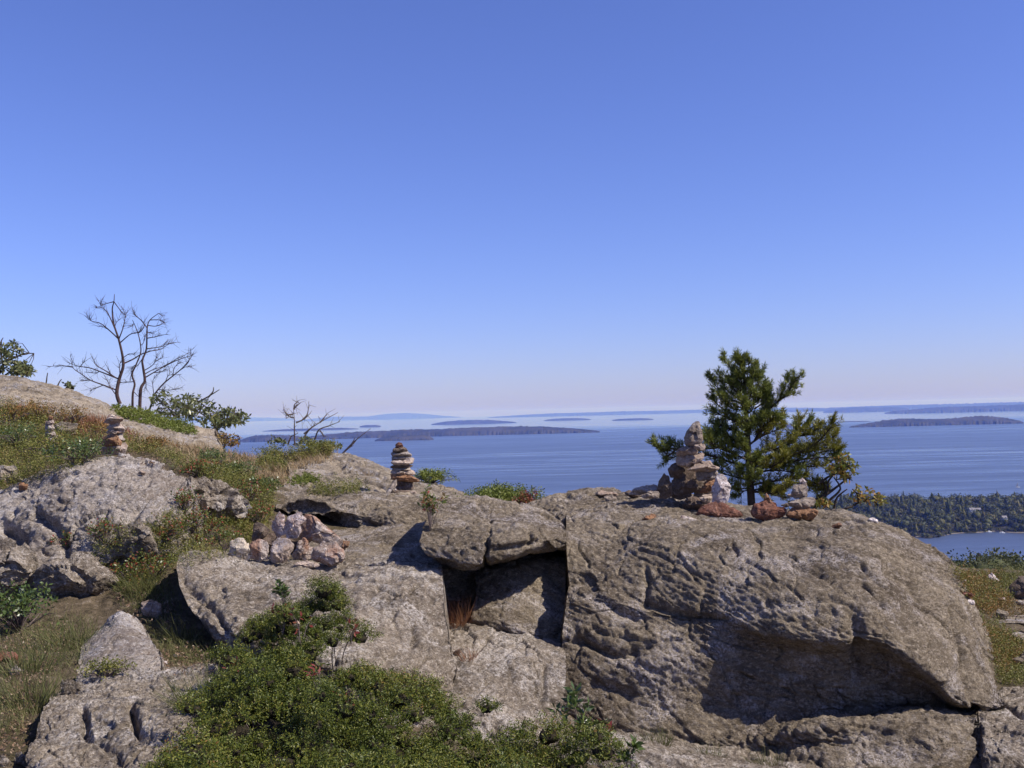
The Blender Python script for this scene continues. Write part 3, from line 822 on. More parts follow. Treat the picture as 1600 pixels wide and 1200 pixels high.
# --- widest cairn on the big boulder
g = 'stones of the widest cairn on the big boulder'
b = hd(1095, 812)
Z = lambda p: zz(p, 980, 630, 5.0)
CA = [
 ([(455,320),(448,270),(468,210),(510,165),(540,136),(572,148),(580,200),(594,290),(575,328),(520,330)], .36, .75, 'stone_grey', 'upright pointed grey brown stone crowning the widest cairn'),
 ([(515,318),(600,316),(614,345),(600,372),(560,366),(525,350)], .34, .8, 'stone_tan', 'small pale stone wedged right under the pointed crown of the widest cairn'),
 ([(380,402),(388,360),(440,336),(490,324),(535,350),(562,375),(545,398),(480,412),(420,414)], .40, .8, 'stone_tan', 'flat pinkish stone second below the pointed crown of the widest cairn'),
 ([(372,450),(398,420),(470,402),(590,388),(608,400),(592,442),(540,484),(480,508),(430,504),(388,482)], .42, .7, 'stone_tan', 'wedge shaped pinkish stone tapering to the left in the widest cairn'),
 ([(318,520),(338,475),(380,462),(440,505),(455,530),(392,570),(338,585)], .48, .9, 'stone_dark', 'shaded brown block sticking out left in the widest cairn, over the sea'),
 ([(470,522),(520,480),(600,452),(642,452),(662,482),(716,498),(718,522),(640,534),(560,536)], .36, .8, 'stone_tan', 'flat slab stone sticking out right high in the widest cairn'),
 ([(540,562),(555,528),(690,524),(712,545),(692,578),(640,604),(558,608)], .42, .7, 'stone_grey', 'brown block under the flat slab stone on the right of the widest cairn'),
 ([(345,640),(372,560),(440,505),(548,505),(575,600),(562,680),(520,715),(450,745),(390,755),(345,735)], .55, .8, 'stone_dark', 'large dark core stone in the middle of the widest cairn'),
 ([(232,700),(243,610),(268,570),(290,548),(322,570),(348,640),(354,712),(300,745),(258,738)], .45, .8, 'stone_dark', 'upright dark stone with a pale tip leaning at the left of the widest cairn'),
 ([(560,695),(598,640),(640,588),(692,578),(696,640),(668,684),(602,702)], .42, .8, 'stone_orange', 'rust orange stone wedged behind the white upright of the widest cairn'),
 ([(520,770),(535,640),(610,580),(680,590),(690,800),(560,825)], .60, .7, 'stone_dark', 'dark filler stone added for the shaded gap behind the white upright of the widest cairn'),  # added filler, its dark colour stands for shade between the stones
 ([(662,782),(668,640),(700,558),(740,553),(782,590),(802,660),(802,732),(772,784),(715,800)], .20, .75, 'quartz', 'upright white grey stone standing on the right of the widest cairn'),
 ([(560,740),(600,718),(658,708),(664,750),(652,792),(588,776)], .34, .8, 'stone_tan', 'pale brown stone beside the foot of the white upright in the widest cairn'),
 ([(430,800),(470,735),(560,735),(640,790),(570,860),(480,850)], .40, .8, 'stone_dark', 'dark stone in shadow low in the middle of the widest cairn'),
 ([(536,870),(565,808),(650,786),(740,786),(830,818),(892,848),(898,892),(850,920),(780,925),(720,945),(600,945)], .12, .55, 'stone_red', 'large dark red base stone at the front of the widest cairn'),
 ([(738,950),(758,922),(820,928),(838,960),(800,980),(758,974)], -.06, .8, 'stone_tan', 'small pale pebble in front of the dark red base stone'),
 ([(16,712),(48,668),(150,638),(238,633),(242,684),(200,706),(90,724)], .55, .6, 'stone_grey', 'flat grey stone at the far left of the widest cairn, on the skyline'),
 ([(108,722),(168,693),(244,688),(246,742),(128,748)], .42, .7, 'stone_grey', 'flat shaded stone just in front of the far left skyline stone'),
 ([(108,932),(138,890),(188,863),(232,873),(218,918),(170,944)], -.02, .8, 'stone_orange', 'small tilted brown stone left of the pale pink chip, on the big boulder'),
 ([(390,942),(428,878),(480,888),(542,908),(558,942),(510,960),(428,955)], -.05, .7, 'quartz_rusty', 'flat pale pink chip left of the dark red base stone'),
]
for i, (p, o, tf, mt, lb) in enumerate(CA):
    stone(Z(p), b + o, tf, mt, lb, 200 + i, group=g)
g = 'stones of the two small stacks beside the pine'
b1, b2 = hd(1205, 816), hd(1255, 814)
for i, (p, d, tf, mt, lb) in enumerate([
 ([(962,850),(988,800),(1058,768),(1130,766),(1182,798),(1264,823),(1232,874),(1172,914),(1110,934),(1050,924),(998,894)], b1 + .12, .6, 'stone_red', 'red angular stone tapering to the right, between the widest cairn and the round stone stack'),
 ([(1062,775),(1075,730),(1086,698),(1117,740),(1128,780)], b1 + .12, .7, 'stone_orange', 'small tan spike of stone standing on the red angular stone'),
 ([(1236,872),(1288,813),(1400,818),(1494,833),(1472,884),(1440,929),(1360,909),(1278,894)], b2 + .10, .7, 'stone_orange', 'orange brown flat stone at the bottom of the round stone stack'),
 ([(1252,780),(1300,753),(1400,733),(1462,738),(1478,775),(1432,819),(1350,824),(1288,809)], b2 + .12, .75, 'stone_grey', 'grey oval disc stone in the middle of the round stone stack'),
 ([(1278,720),(1288,660),(1330,628),(1392,623),(1418,670),(1407,734),(1360,749),(1298,744)], b2 + .12, .85, 'stone_grey', 'round brown grey stone upon the oval disc of the right stack'),
 ([(1338,602),(1370,583),(1397,610),(1393,636),(1358,632)], b2 + .12, .8, 'quartz', 'tiny white stone topping the round stone stack'),
 ([(1198,797),(1260,773),(1284,800),(1240,814)], b2 + .3, .8, 'stone_grey', 'thin grey stone peeking out behind the oval disc stone'),
 ([(1250,722),(1258,709),(1288,709),(1288,735)], b2 + .22, .8, 'stone_tan', 'tiny tan pebble left of the round brown grey stone'),
]):
    stone(p and Z(p), d, tf, mt, lb, 240 + i, group=g, res=(56, 13))
stone([(1298,825),(1303,819),(1314,816),(1316,822),(1310,826)], hd(1306, 825), .9, 'stone_orange', 'small pinkish chip lying alone on the right slope of the big boulder', 260, res=(30, 7))
stone([(1356,812),(1362,808),(1371,812),(1373,818),(1366,817)], hd(1360, 824) + 0.25, .9, 'quartz', 'small white stone at the right skyline of the big boulder', 261, res=(30, 7))
# rubble on the dome left of the widest cairn
for i, (p, mt, lb) in enumerate([
 ([(928,772),(940,766),(958,768),(968,774),(950,778)], 'stone_tan', 'flat pale rubble stone on the low dome at the water view'),
 ([(944,776),(955,772),(966,782),(956,787),(946,785)], 'stone_grey', 'small grey rubble stone below the flat pale one on the low dome'),
 ([(972,770),(985,766),(1002,767),(1012,774),(990,779)], 'stone_dark', 'dark flat rubble stone on the low dome nearest the widest cairn')]):
    stone(p, hd(p[-1][0], p[-1][1]) + 0.05, .8, mt, lb, 270 + i, group='rubble on the low dome', res=(32, 8))

# --- middle cairn
g = 'stones of the middle cairn'
b = hd(632, 771)
Z = lambda p: zz(p, 580, 670, 10.0)
for i, (p, o, tf, mt, lb) in enumerate([
 ([(380,300),(388,240),(430,215),(482,228),(494,280),(475,312)], .16, .9, 'stone_red', 'small dark red stone topping the middle cairn'),
 ([(340,355),(358,310),(430,296),(500,286),(562,328),(574,355),(480,362),(400,376)], .16, .9, 'stone_dark', 'dark stone directly under the red top of the middle cairn'),
 ([(310,412),(338,360),(440,346),(560,356),(612,400),(604,444),(520,446),(400,446)], .17, .85, 'stone_grey', 'thick grey brown stone third from the top of the middle cairn'),
 ([(332,495),(338,436),(450,424),(560,434),(556,484),(450,508)], .17, .9, 'stone_grey', 'grey brown stone fourth from the top of the middle cairn'),
 ([(318,522),(358,488),(480,498),(560,466),(642,446),(664,490),(632,546),(560,566),(440,582),(348,554)], .14, .75, 'stone_tan', 'pale stone slanting up to the right halfway up the middle cairn'),
 ([(306,604),(348,566),(450,566),(560,556),(634,570),(602,604),(500,620),(368,620)], .17, .85, 'stone_dark', 'thin dark flake just below the pale slanting stone of the middle cairn'),
 ([(326,654),(368,612),(500,602),(592,608),(604,642),(540,670),(400,686)], .16, .85, 'stone_grey', 'grey flat stone in the lower half of the middle cairn'),
 ([(296,694),(338,658),(450,656),(560,646),(612,646),(684,722),(560,726),(400,716)], .18, .8, 'stone_tan', 'tan stone with a pale right edge low in the middle cairn'),
 ([(306,794),(338,718),(480,692),(600,728),(750,795),(680,824),(560,816),(400,806)], .14, .7, 'stone_orange', 'wide orange brown slab jutting right from the middle cairn'),
 ([(386,975),(396,816),(520,812),(664,822),(654,884),(622,966),(520,1015),(420,1006)], .20, .8, 'stone_dark', 'tall dark base block of the middle cairn'),
 ([(196,1080),(226,1010),(306,880),(370,812),(404,826),(394,892),(314,982),(262,1086)], .02, 1.0, 'stone_grey', 'long narrow stone leaning against the base of the middle cairn'),
 ([(306,1024),(346,958),(430,966),(600,966),(566,1026),(400,1050)], .10, .8, 'stone_dark', 'dark low stone beneath the base block of the middle cairn'),
 ([(358,952),(385,932),(397,960),(370,968)], .05, .9, 'quartz', 'tiny white pebble behind the leaning stone of the middle cairn'),
 ([(598,1022),(618,973),(692,967),(708,1012),(650,1034)], .06, .8, 'stone_tan', 'pinkish stone at the right foot of the middle cairn'),
]):
    stone(Z(p), b + o, tf, mt, lb, 300 + i, group=g, res=(52, 12), grow=1.12)

# --- tall narrow cairn on the left boulder
g = 'stones of the tall narrow cairn on the left boulder'
b = hd(178, 712.5)
Z = lambda p: zz(p, 0, 600, 4.0)
for i, (p, o, tf, mt, lb) in enumerate([
 ([(646,242),(676,205),(690,182),(712,200),(742,206),(776,212),(768,236),(700,248)], .0, .85, 'quartz_rusty', 'pale peaked stone topping the tall narrow cairn'),
 ([(662,278),(688,248),(752,248),(784,284),(762,294),(700,288)], .02, .85, 'stone_tan', 'brown stone under the peaked top of the tall narrow cairn'),
 ([(656,307),(688,287),(772,284),(778,302),(720,313)], .02, .9, 'quartz_rusty', 'thin pale flake third from the top of the tall narrow cairn'),
 ([(666,328),(698,308),(772,308),(778,352),(745,364),(688,334)], .04, .85, 'stone_grey', 'grey stone showing at the right halfway up the tall narrow cairn'),
 ([(636,384),(642,338),(680,316),(742,326),(764,362),(747,389),(690,394)], .0, .9, 'stone_orange', 'rounded orange brown stone in the lower half of the tall narrow cairn'),
 ([(630,422),(636,392),(720,383),(782,366),(790,410),(778,446),(700,456),(646,446)], .04, .85, 'quartz_rusty', 'mottled white and dark base stone of the tall narrow cairn'),
]):
    stone(Z(p), b + .05 + o, tf, mt, lb, 330 + i, group=g, res=(52, 12))
g = 'stones of the smallest cairn in the heath'
b = hd(80, 690)
for i, (p, mt, lb) in enumerate([
 ([(296,228),(308,196),(332,201),(328,226)], 'stone_orange', 'tiny brown stone topping the smallest cairn in the heath'),
 ([(280,260),(286,232),(332,224),(342,242),(318,260)], 'quartz_rusty', 'pale stone second from the top of the smallest cairn'),
 ([(276,294),(286,254),(328,252),(345,282),(322,300)], 'stone_tan', 'brown stone in the middle of the smallest cairn'),
 ([(278,328),(286,298),(344,292),(350,324),(310,334)], 'quartz_rusty', 'mottled stone second from the bottom of the smallest cairn'),
 ([(280,350),(306,323),(364,322),(372,374),(330,368)], 'quartz', 'white stone at the bottom of the smallest cairn'),
]):
    stone(Z(p), b - .05, .9, mt, lb, 345 + i, group=g, res=(32, 8))
stone(Z([(326,290),(350,246),(420,236),(484,246),(470,300),(440,345),(390,332)]), hd(98, 688) + .3, .8, 'rock_far', 'flat grey slab in dry grass right of the smallest cairn', 352, cat='rock', name='rock')

# --- pile of white stones on the long ledge
g = 'stones of the low pile of quartz on the ledge'
b = hd(450, 884)
Z = lambda p: zz(p, 340, 780, 7.27)
for i, (p, o, tf, mt, lb) in enumerate([
 ([(140,600),(150,490),(205,448),(282,442),(335,480),(370,570),(358,672),(310,704),(220,694),(105,614)], .10, .8, 'stone_cream', 'smooth tan stone at the left end of the quartz pile'),
 ([(392,445),(416,290),(448,262),(532,286),(590,340),(580,394),(512,466),(428,476)], .42, .8, 'stone_dark', 'round dark brown stone at the back left of the quartz pile'),
 ([(615,322),(636,250),(700,135),(754,178),(780,270),(764,404),(700,426),(646,394)], .22, .6, 'quartz', 'upright white quartz blade at the top of the pile'),
 ([(762,292),(796,208),(890,145),(952,166),(1006,230),(938,304),(938,384),(902,438),(798,436),(764,384)], .20, .8, 'quartz', 'jagged white quartz lump beside the upright white blade'),
 ([(922,402),(952,250),(1000,172),(1092,205),(1164,276),(1304,386),(1436,480),(1424,546),(1250,496),(1100,486),(956,456)], .36, .6, 'quartz_rusty', 'largest rust stained stone sloping down right across the quartz pile'),
 ([(364,602),(380,480),(448,461),(552,461),(576,560),(564,684),(470,706),(376,664)], .10, .8, 'quartz_rusty', 'reddish stone with a white top, second from the left in the quartz pile'),
 ([(584,682),(606,530),(680,440),(804,460),(856,520),(804,684),(740,734),(616,724)], .12, .8, 'stone_tan', 'grey brown stone under the upright white quartz blade'),
 ([(370,560),(420,440),(600,380),(900,390),(1000,430),(960,600),(700,640),(500,640)], .48, .5, 'stone_dark', 'dark filler stone added for the shade deep inside the quartz pile under the white blade'),  # hidden filler put in dark, for the shaded gaps of the pile
 ([(840,645),(916,480),(1000,434),(1066,540),(1086,640),(1004,706),(866,706)], .25, .8, 'quartz_rusty', 'brown rusty stone in the shaded centre of the quartz pile'),
 ([(1054,640),(1086,560),(1200,486),(1334,486),(1426,560),(1436,662),(1384,756),(1290,776),(1146,716),(1076,692)], .06, .75, 'quartz_rusty', 'broad pale pinkish stone at the front right of the quartz pile'),
 ([(856,762),(876,718),(1000,708),(1152,726),(1166,760),(1000,790)], -.02, .6, 'stone_tan', 'long thin tan stone lying flat along the front of the quartz pile'),
 ([(1404,572),(1426,466),(1504,482),(1484,534),(1440,578)], .22, .8, 'stone_orange', 'small orange stone poking out at the right end of the quartz pile'),
]):
    stone(Z(p), b + o, tf, mt, lb, 360 + i, group=g, res=(72, 17))

# --- rocks on the near left ground
Z = lambda p: zz(p, 0, 900, 4.0)
for i, (p, tf, mt, lb, c) in enumerate([
 ([(876,205),(886,162),(950,146),(1004,178),(1010,232),(985,290),(960,270),(900,245)], .8, 'stone_tan', 'tan stone with a shaded hollow behind the pale triangular plate', 'rock'),
 ([(1056,525),(1088,488),(1132,498),(1124,530)], .9, 'quartz', 'small white stone right of the pale triangular plate', 'stone'),
 ([(998,552),(1010,532),(1042,530),(1048,554)], .9, 'quartz', 'tiny white pebble between the triangular plate and the small white stone', 'stone'),
 ([(-60,530),(8,468),(82,472),(114,500),(92,544),(-40,556)], .8, 'stone_red', 'red brown rock in grass at the left edge', 'rock'),
 ([(60,590),(100,553),(142,598),(120,632),(70,620)], .8, 'rock_pale', 'pale pointed stone in grass below the red brown rock', 'rock'),
 ([(-40,1185),(8,1118),(52,1138),(76,1195),(40,1230)], .9, 'rock_pale', 'pale loose stone in the bottom left corner', 'rock'),
 ([(88,1195),(98,1108),(130,1096),(190,1160),(174,1215),(120,1230)], .8, 'rock_pale', 'angular grey stone second from the bottom left corner', 'rock'),
 ([(208,1215),(228,1162),(284,1176),(290,1225)], .9, 'stone_grey', 'grey stone half cut by the bottom edge left of the creviced rock', 'rock'),
 ([(380,740),(390,660),(430,648),(510,670),(500,715),(430,760)], .7, 'rock_pale', 'pale chunk at the upper left corner of the creviced rock', 'rock'),
]):
    by = max(q[1] for q in p); bx = np.mean([q[0] for q in p])
    stone(Z(p), hd(bx / 4, 900 + by / 4) + 0.08, tf, mt, lb, 400 + i, name='rock' if c == 'rock' else 'stone', cat=c, lean=1.0 if i == 8 else 0)
# rocks built into the left side, around the broad boulder
for i, (p, d, tf, mt, lb) in enumerate([
 ([(-40,850),(0,842),(40,850),(66,872),(70,905),(45,925),(0,930),(-40,925)], 8.75, .9, 'rock_pale', 'rugged grey rock at the left edge below the broad boulder'),
 ([(58,905),(72,880),(110,864),(150,872),(180,900),(185,930),(160,955),(100,958),(65,940)], 8.65, .8, 'rock_pale', 'lumpy grey rock in front of the broad boulder'),
 ([(294,775),(305,750),(320,744),(345,755),(375,775),(390,800),(370,812),(335,818),(310,805)], 10.6, .8, 'rock_pale', 'small rugged grey rock right of the broad boulder in the heath'),
 ([(180,840),(195,820),(220,815),(240,838),(245,862),(215,870),(185,862)], 9.0, .8, 'rock_pale', 'broken grey stone at the foot of the broad boulder in blueberry shrubs'),
 ([(-30,740),(0,725),(20,730),(32,750),(15,762),(-30,765)], 12.0, .8, 'rock_far', 'grey rock at the left edge above the broad boulder in heath'),
]):
    stone(p, d, tf, mt, lb, 430 + i, name='rock', cat='rock', res=(130, 34), facets=8, rough=1.6)
stone([(28,757),(34,753),(44,757),(42,765),(30,766)], hd(36, 768), .9, 'stone_orange', 'small orange stone at the upper left of the broad boulder', 440, res=(30, 7))
stone([(214,740),(220,735),(228,738),(226,743)], hd(221, 743), .9, 'stone_tan', 'tiny tan stone on top of the broad boulder right of its cairn', 441, res=(24, 6))
# pale stones and outcrops on the right slope
g = 'pale stones on the right hand slope'
for i, (p, mt, lb) in enumerate([
 ([(1543,900),(1548,896),(1553,898),(1562,908),(1558,913),(1550,909)], 'quartz', 'pale split stone in orange heath on the right slope'),
 ([(1503,908),(1507,905),(1511,907),(1509,912)], 'quartz', 'small white stone left of the pale split one on the right slope'),
 ([(1532,916),(1536,913),(1540,917),(1537,920)], 'quartz', 'white stone just below the pale split one on the right slope'),
 ([(1509,941),(1514,936),(1522,938),(1523,944),(1514,947)], 'quartz', 'white stone next to the right flank of the big boulder'),
 ([(1557,938),(1562,933),(1570,934),(1574,940),(1564,942)], 'quartz_rusty', 'pale stone left of the dark outcrop on the right slope'),
 ([(1554,956),(1562,952),(1574,956),(1577,963),(1568,968),(1558,964)], 'rock_far', 'rough grey stone on the bare ground of the right slope'),
 ([(1586,942),(1592,937),(1604,938),(1608,946),(1596,948)], 'rock_pale', 'pale flat stone below the dark outcrop at the right edge'),
 ([(1584,963),(1588,961),(1592,964),(1589,966)], 'quartz', 'tiny white pebble right of the rough grey stone'),
 ([(1501,927),(1508,924),(1520,928),(1521,933),(1510,932)], 'stone_red', 'reddish flat stone beside the boulder flank on the right slope'),
]):
    stone(p, hd(p[0][0] + 3, max(q[1] for q in p)) + .1, .9, mt, lb, 450 + i, group=g, res=(36, 8))
stone([(1578,935),(1580,915),(1590,903),(1610,900),(1640,905),(1650,935),(1610,945)], hd(1585, 938) + .5, .8, 'stone_dark', 'dark shaded outcrop at the right edge of the slope', 470, name='rock', cat='rock')
stone([(1530,972),(1560,964),(1610,962),(1650,968),(1650,985),(1600,983),(1560,980)], hd(1575, 980) + .5, .9, 'rock_far', 'flat grey outcrop band across the right slope', 471, name='rock', cat='rock')
stone([(1570,992),(1590,985),(1620,990),(1650,1005),(1620,1015),(1590,1005)], hd(1590, 1006) + .3, .8, 'rock_far', 'sloping grey outcrop below the flat band at the right edge', 472, name='rock', cat='rock')
stone([(1580,1030),(1600,1018),(1650,1022),(1650,1050),(1600,1048)], hd(1590, 1046) + .3, .8, 'rock_far', 'grey outcrop at the right edge above the streaked slab', 473, name='rock', cat='rock')
# ------------------------------------------------------------------ plants
RNG = np.random.RandomState(11)
def unit(v): return v / np.maximum(np.linalg.norm(v, axis=-1, keepdims=True), 1e-9)

def leafquads(P, D, L, W, rng, droop=0.0):
    """one folded leaf per point: base, side, tip, side"""
    n = len(P); D = unit(D)
    S = unit(np.cross(D, unit(rng.normal(size=(n, 3)))))
    L = np.broadcast_to(L, (n,))[:, None]; W = np.broadcast_to(W, (n,))[:, None]
    up = np.cross(S, D)
    mid = P + D * L * 0.5
    tip = P + D * L - np.array([0, 0, 1]) * L * droop
    V = np.stack([P, mid + S * W * 0.5 + up * W * 0.12, tip, mid - S * W * 0.5 + up * W * 0.12], 1).reshape(-1, 3)
    return V, np.arange(n * 4).reshape(n, 4)

def tubes(lines, radii, sides=5):
    V, F = [], []; o = 0
    for ln, rd in zip(lines, radii):
        ln = np.asarray(ln, float); n = len(ln)
        rd = np.broadcast_to(rd, (n,)) if np.ndim(rd) == 0 else np.interp(np.linspace(0, 1, n), np.linspace(0, 1, len(rd)), rd)
        T = unit(np.gradient(ln, axis=0))
        ref = np.array([0.31, 0.86, 0.4]); A = unit(np.cross(T, ref)); B = np.cross(T, A)
        for i in range(n):
            for k in range(sides):
                a = 2 * math.pi * k / sides
                V.append(ln[i] + rd[i] * (A[i] * math.cos(a) + B[i] * math.sin(a)))
        for i in range(n - 1):
            for k in range(sides):
                F.append([o + i * sides + k, o + i * sides + (k + 1) % sides, o + (i + 1) * sides + (k + 1) % sides, o + (i + 1) * sides + k])
        F.append([o + (n - 1) * sides + k for k in range(sides)])
        o += n * sides
    return np.array(V), F

def smooth_line(P, k=4):
    P = np.asarray(P, float)
    return cr(P, [k] * (len(P) - 1), 0.9) if len(P) > 2 else cr(P, [k], 0.9)

def merge(parts):
    V, F, o = [], [], 0
    for v, f in parts:
        V.append(v); F.append(f + o); o += len(v)
    return np.concatenate(V), np.concatenate(F)

M['juniper'] = leaf_mat('juniper_needles', [(0, (0.022, 0.034, 0.006)), (0.35, (0.055, 0.075, 0.010)), (0.65, (0.115, 0.13, 0.016)), (0.86, (0.19, 0.175, 0.028)), (0.94, (0.22, 0.11, 0.035)), (1, (0.26, 0.11, 0.04))], 0.1, 0.5)
M['heath'] = leaf_mat('heath_leaves', [(0, (0.05, 0.06, 0.012)), (0.45, (0.135, 0.145, 0.027)), (0.75, (0.24, 0.215, 0.05)), (0.9, (0.27, 0.17, 0.07)), (1, (0.28, 0.09, 0.04))], 0.25)
M['heath_rust'] = leaf_mat('rust_heath_leaves', [(0, (0.09, 0.07, 0.02)), (0.4, (0.18, 0.13, 0.03)), (0.7, (0.28, 0.15, 0.045)), (1, (0.30, 0.09, 0.035))], 0.25)
M['moss'] = leaf_mat('moss_leaves', [(0, (0.07, 0.09, 0.015)), (0.6, (0.15, 0.18, 0.025)), (1, (0.22, 0.2, 0.06))], 0.2)
M['berry'] = leaf_mat('blueberry_leaves', [(0, (0.05, 0.07, 0.015)), (0.5, (0.12, 0.15, 0.03)), (0.62, (0.2, 0.14, 0.05)), (0.75, (0.3, 0.06, 0.035)), (0.9, (0.22, 0.05, 0.04)), (1, (0.42, 0.36, 0.27))], 0.3, 0.4, 0.4)
M['redleaf'] = leaf_mat('red_shrub_leaves', [(0, (0.08, 0.11, 0.025)), (0.42, (0.16, 0.17, 0.04)), (0.5, (0.26, 0.07, 0.045)), (0.8, (0.24, 0.045, 0.04)), (0.93, (0.4, 0.18, 0.05)), (1, (0.5, 0.35, 0.2))], 0.35, 0.4, 0.4)
M['glossy'] = leaf_mat('glossy_leaves', [(0, (0.03, 0.05, 0.012)), (0.6, (0.09, 0.13, 0.03)), (1, (0.19, 0.22, 0.07))], 0.25, 0.3, 0.5)
M['shrubleaf'] = leaf_mat('olive_shrub_leaves', [(0, (0.05, 0.06, 0.022)), (0.6, (0.13, 0.145, 0.05)), (0.9, (0.22, 0.21, 0.08)), (1, (0.25, 0.19, 0.08))], 0.3, 0.35, 0.45)
M['pine'] = leaf_mat('pine_needles', [(0, (0.045, 0.06, 0.013)), (0.5, (0.14, 0.165, 0.03)), (0.85, (0.26, 0.27, 0.05)), (1, (0.33, 0.30, 0.07))], 0.2, 0.45)
M['pine_lit'] = leaf_mat('sunlit_pine_needles', [(0, (0.08, 0.085, 0.012)), (0.5, (0.19, 0.18, 0.022)), (1, (0.30, 0.26, 0.045))], 0.25, 0.45)  # lit copy of the pine needles, sunlight put into the colour
M['oakleaf'] = leaf_mat('turning_oak_leaves', [(0, (0.07, 0.09, 0.02)), (0.4, (0.15, 0.17, 0.035)), (0.6, (0.3, 0.24, 0.05)), (0.8, (0.38, 0.2, 0.05)), (1, (0.32, 0.12, 0.05))], 0.35, 0.4)
M['grass_dry'] = leaf_mat('dry_grass_blades', [(0, (0.19, 0.12, 0.05)), (0.5, (0.32, 0.22, 0.11)), (0.85, (0.42, 0.33, 0.19)), (1, (0.3, 0.15, 0.07))], 0.3, 0.6)
M['grass_rust'] = leaf_mat('rusty_grass_blades', [(0, (0.13, 0.05, 0.025)), (0.5, (0.27, 0.12, 0.06)), (1, (0.36, 0.22, 0.12))], 0.3, 0.6)
M['grass_green'] = leaf_mat('green_grass_blades', [(0, (0.05, 0.06, 0.018)), (0.5, (0.11, 0.12, 0.035)), (0.8, (0.2, 0.18, 0.07)), (1, (0.32, 0.26, 0.14))], 0.3, 0.6)
M['litter'] = leaf_mat('dead_leaf_litter', [(0, (0.08, 0.05, 0.03)), (0.5, (0.2, 0.12, 0.07)), (0.85, (0.36, 0.27, 0.19)), (1, (0.5, 0.44, 0.38))], 0.1, 0.8)
M['twig'] = plain_mat('grey_twig_bark', (0.07, 0.055, 0.05), (0.16, 0.12, 0.11), 60)
M['deadwood'] = plain_mat('dead_tree_bark', (0.035, 0.022, 0.02), (0.09, 0.055, 0.05), 14)
M['gap_shade'] = plain_mat('dark_gap_shade', (0.012, 0.010, 0.006), (0.035, 0.026, 0.014), 60)  # near-black colour standing for the shade in the juniper gaps
M['bark'] = plain_mat('dark_bark', (0.03, 0.022, 0.018), (0.08, 0.06, 0.045), 30)

def sprigs(P, D, L, k, leafL, leafW, rng, spread=0.9, bare=0.15):
    """k leaves up each stem; P bases, D directions, L stem lengths"""
    n = len(P); D = unit(D)
    a = unit(np.cross(D, unit(rng.normal(size=(n, 3))))); b = np.cross(D, a)
    t = np.linspace(bare, 1, k)[None, :] + rng.uniform(-.04, .04, (n, k))
    phi = np.arange(k)[None, :] * 2.4 + rng.uniform(0, 6.28, (n, 1))
    base = P[:, None] + D[:, None] * (np.broadcast_to(L, (n,))[:, None] * t)[..., None]
    out = a[:, None] * np.cos(phi)[..., None] + b[:, None] * np.sin(phi)[..., None]
    dr = D[:, None] * (1 - spread * 0.5) + out * spread
    sc = rng.uniform(0.7, 1.25, n * k)
    return leafquads(base.reshape(-1, 3), dr.reshape(-1, 3), leafL * sc, leafW * sc, rng)

def updir(N, rng, up=1.0, j=0.5):
    return unit(N * 0.6 + np.array([0, 0, up]) + rng.normal(size=N.shape) * j)

def cover(name, mat, regs, label, cat, stemL, k, leafL, leafW, rng, kind='stuff', j=0.5, clump=0.35, wide=()):
    """ground cover: little leafy stems rooted on whatever lies under the region"""
    parts = []
    for poly, n in regs:
        P, N = scatter(poly, n, rng)
        if len(P) == 0: continue
        h = 0.5 + 1.3 * np.clip(0.4 + 1.2 * fbm(P / clump, 3, 3), 0, 1.3); P = P + np.array([0, 0, 1.0]) * (0.06 * np.clip(fbm(P / 0.6, 2, 41), 0, 1))[:, None]
        sc = np.clip(P[:, 1] / 12.0, 0.55, 1.6)
        P = P + rng.normal(size=P.shape) * 0.03 - np.array([0, 0, 0.01])
        s = stemL * h * sc
        v, f = sprigs(P, updir(N, rng, 1.0, j), s, k, 1, 1, rng) if False else sprigs(P, updir(N, rng, 1.0, j), s, k, leafL * np.repeat(sc, k), leafW * np.repeat(sc, k), rng)
        parts.append((v, f))
    for (x0, x1, y0, y1), n in wide:      # the same cover on ground the boulders hide from the path
        q = rng.uniform((x0, y0), (x1, y1), (n, 2)); q = q[fbm(np.concatenate([q, np.zeros((n, 1))], 1) / 1.3, 3, 5) > -.12]
        P = np.stack([q[:, 0], q[:, 1], ground_z(q[:, 0], q[:, 1]) - .02], 1)
        parts.append(sprigs(P, updir(np.tile([0, 0, 1.0], (len(P), 1)), rng, 1.0, j), stemL * rng.uniform(.6, 1.5, len(P)), k, leafL * 1.5, leafW * 1.5, rng))
    V, F = merge(parts)
    return tag(obj(name, V, F, M[mat], smooth=False), label, cat, kind=kind)

def blades(P, D, L, W, rng, bend=0.5, wind=(-0.3, 0, 0)):
    n = len(P); D = unit(D)
    S = unit(np.cross(D, rng.normal(size=(n, 3))))
    L = np.broadcast_to(L, (n,))[:, None]; W = np.broadcast_to(W, (n,))[:, None]
    B = unit(np.cross(S, D)) * rng.choice([-1, 1], n)[:, None]
    m1 = P + D * L * 0.5 + B * L * 0.08 * bend
    D2 = unit(D + B * bend * rng.uniform(.3, 1, (n, 1)) + np.array(wind) * rng.uniform(0.4, 1.2, (n, 1)))
    t = m1 + D2 * L * 0.55
    V = np.stack([P - S * W * .5, P + S * W * .5, m1 + S * W * .4, m1 - S * W * .4, t - S * W * 0.08, t + S * W * 0.08], 1).reshape(-1, 3)
    i = np.arange(n)[:, None] * 6
    F = np.stack([np.concatenate([i, i + 1, i + 2, i + 3], 1), np.concatenate([i + 3, i + 2, i + 5, i + 4], 1)], 1).reshape(-1, 4)
    return V, F

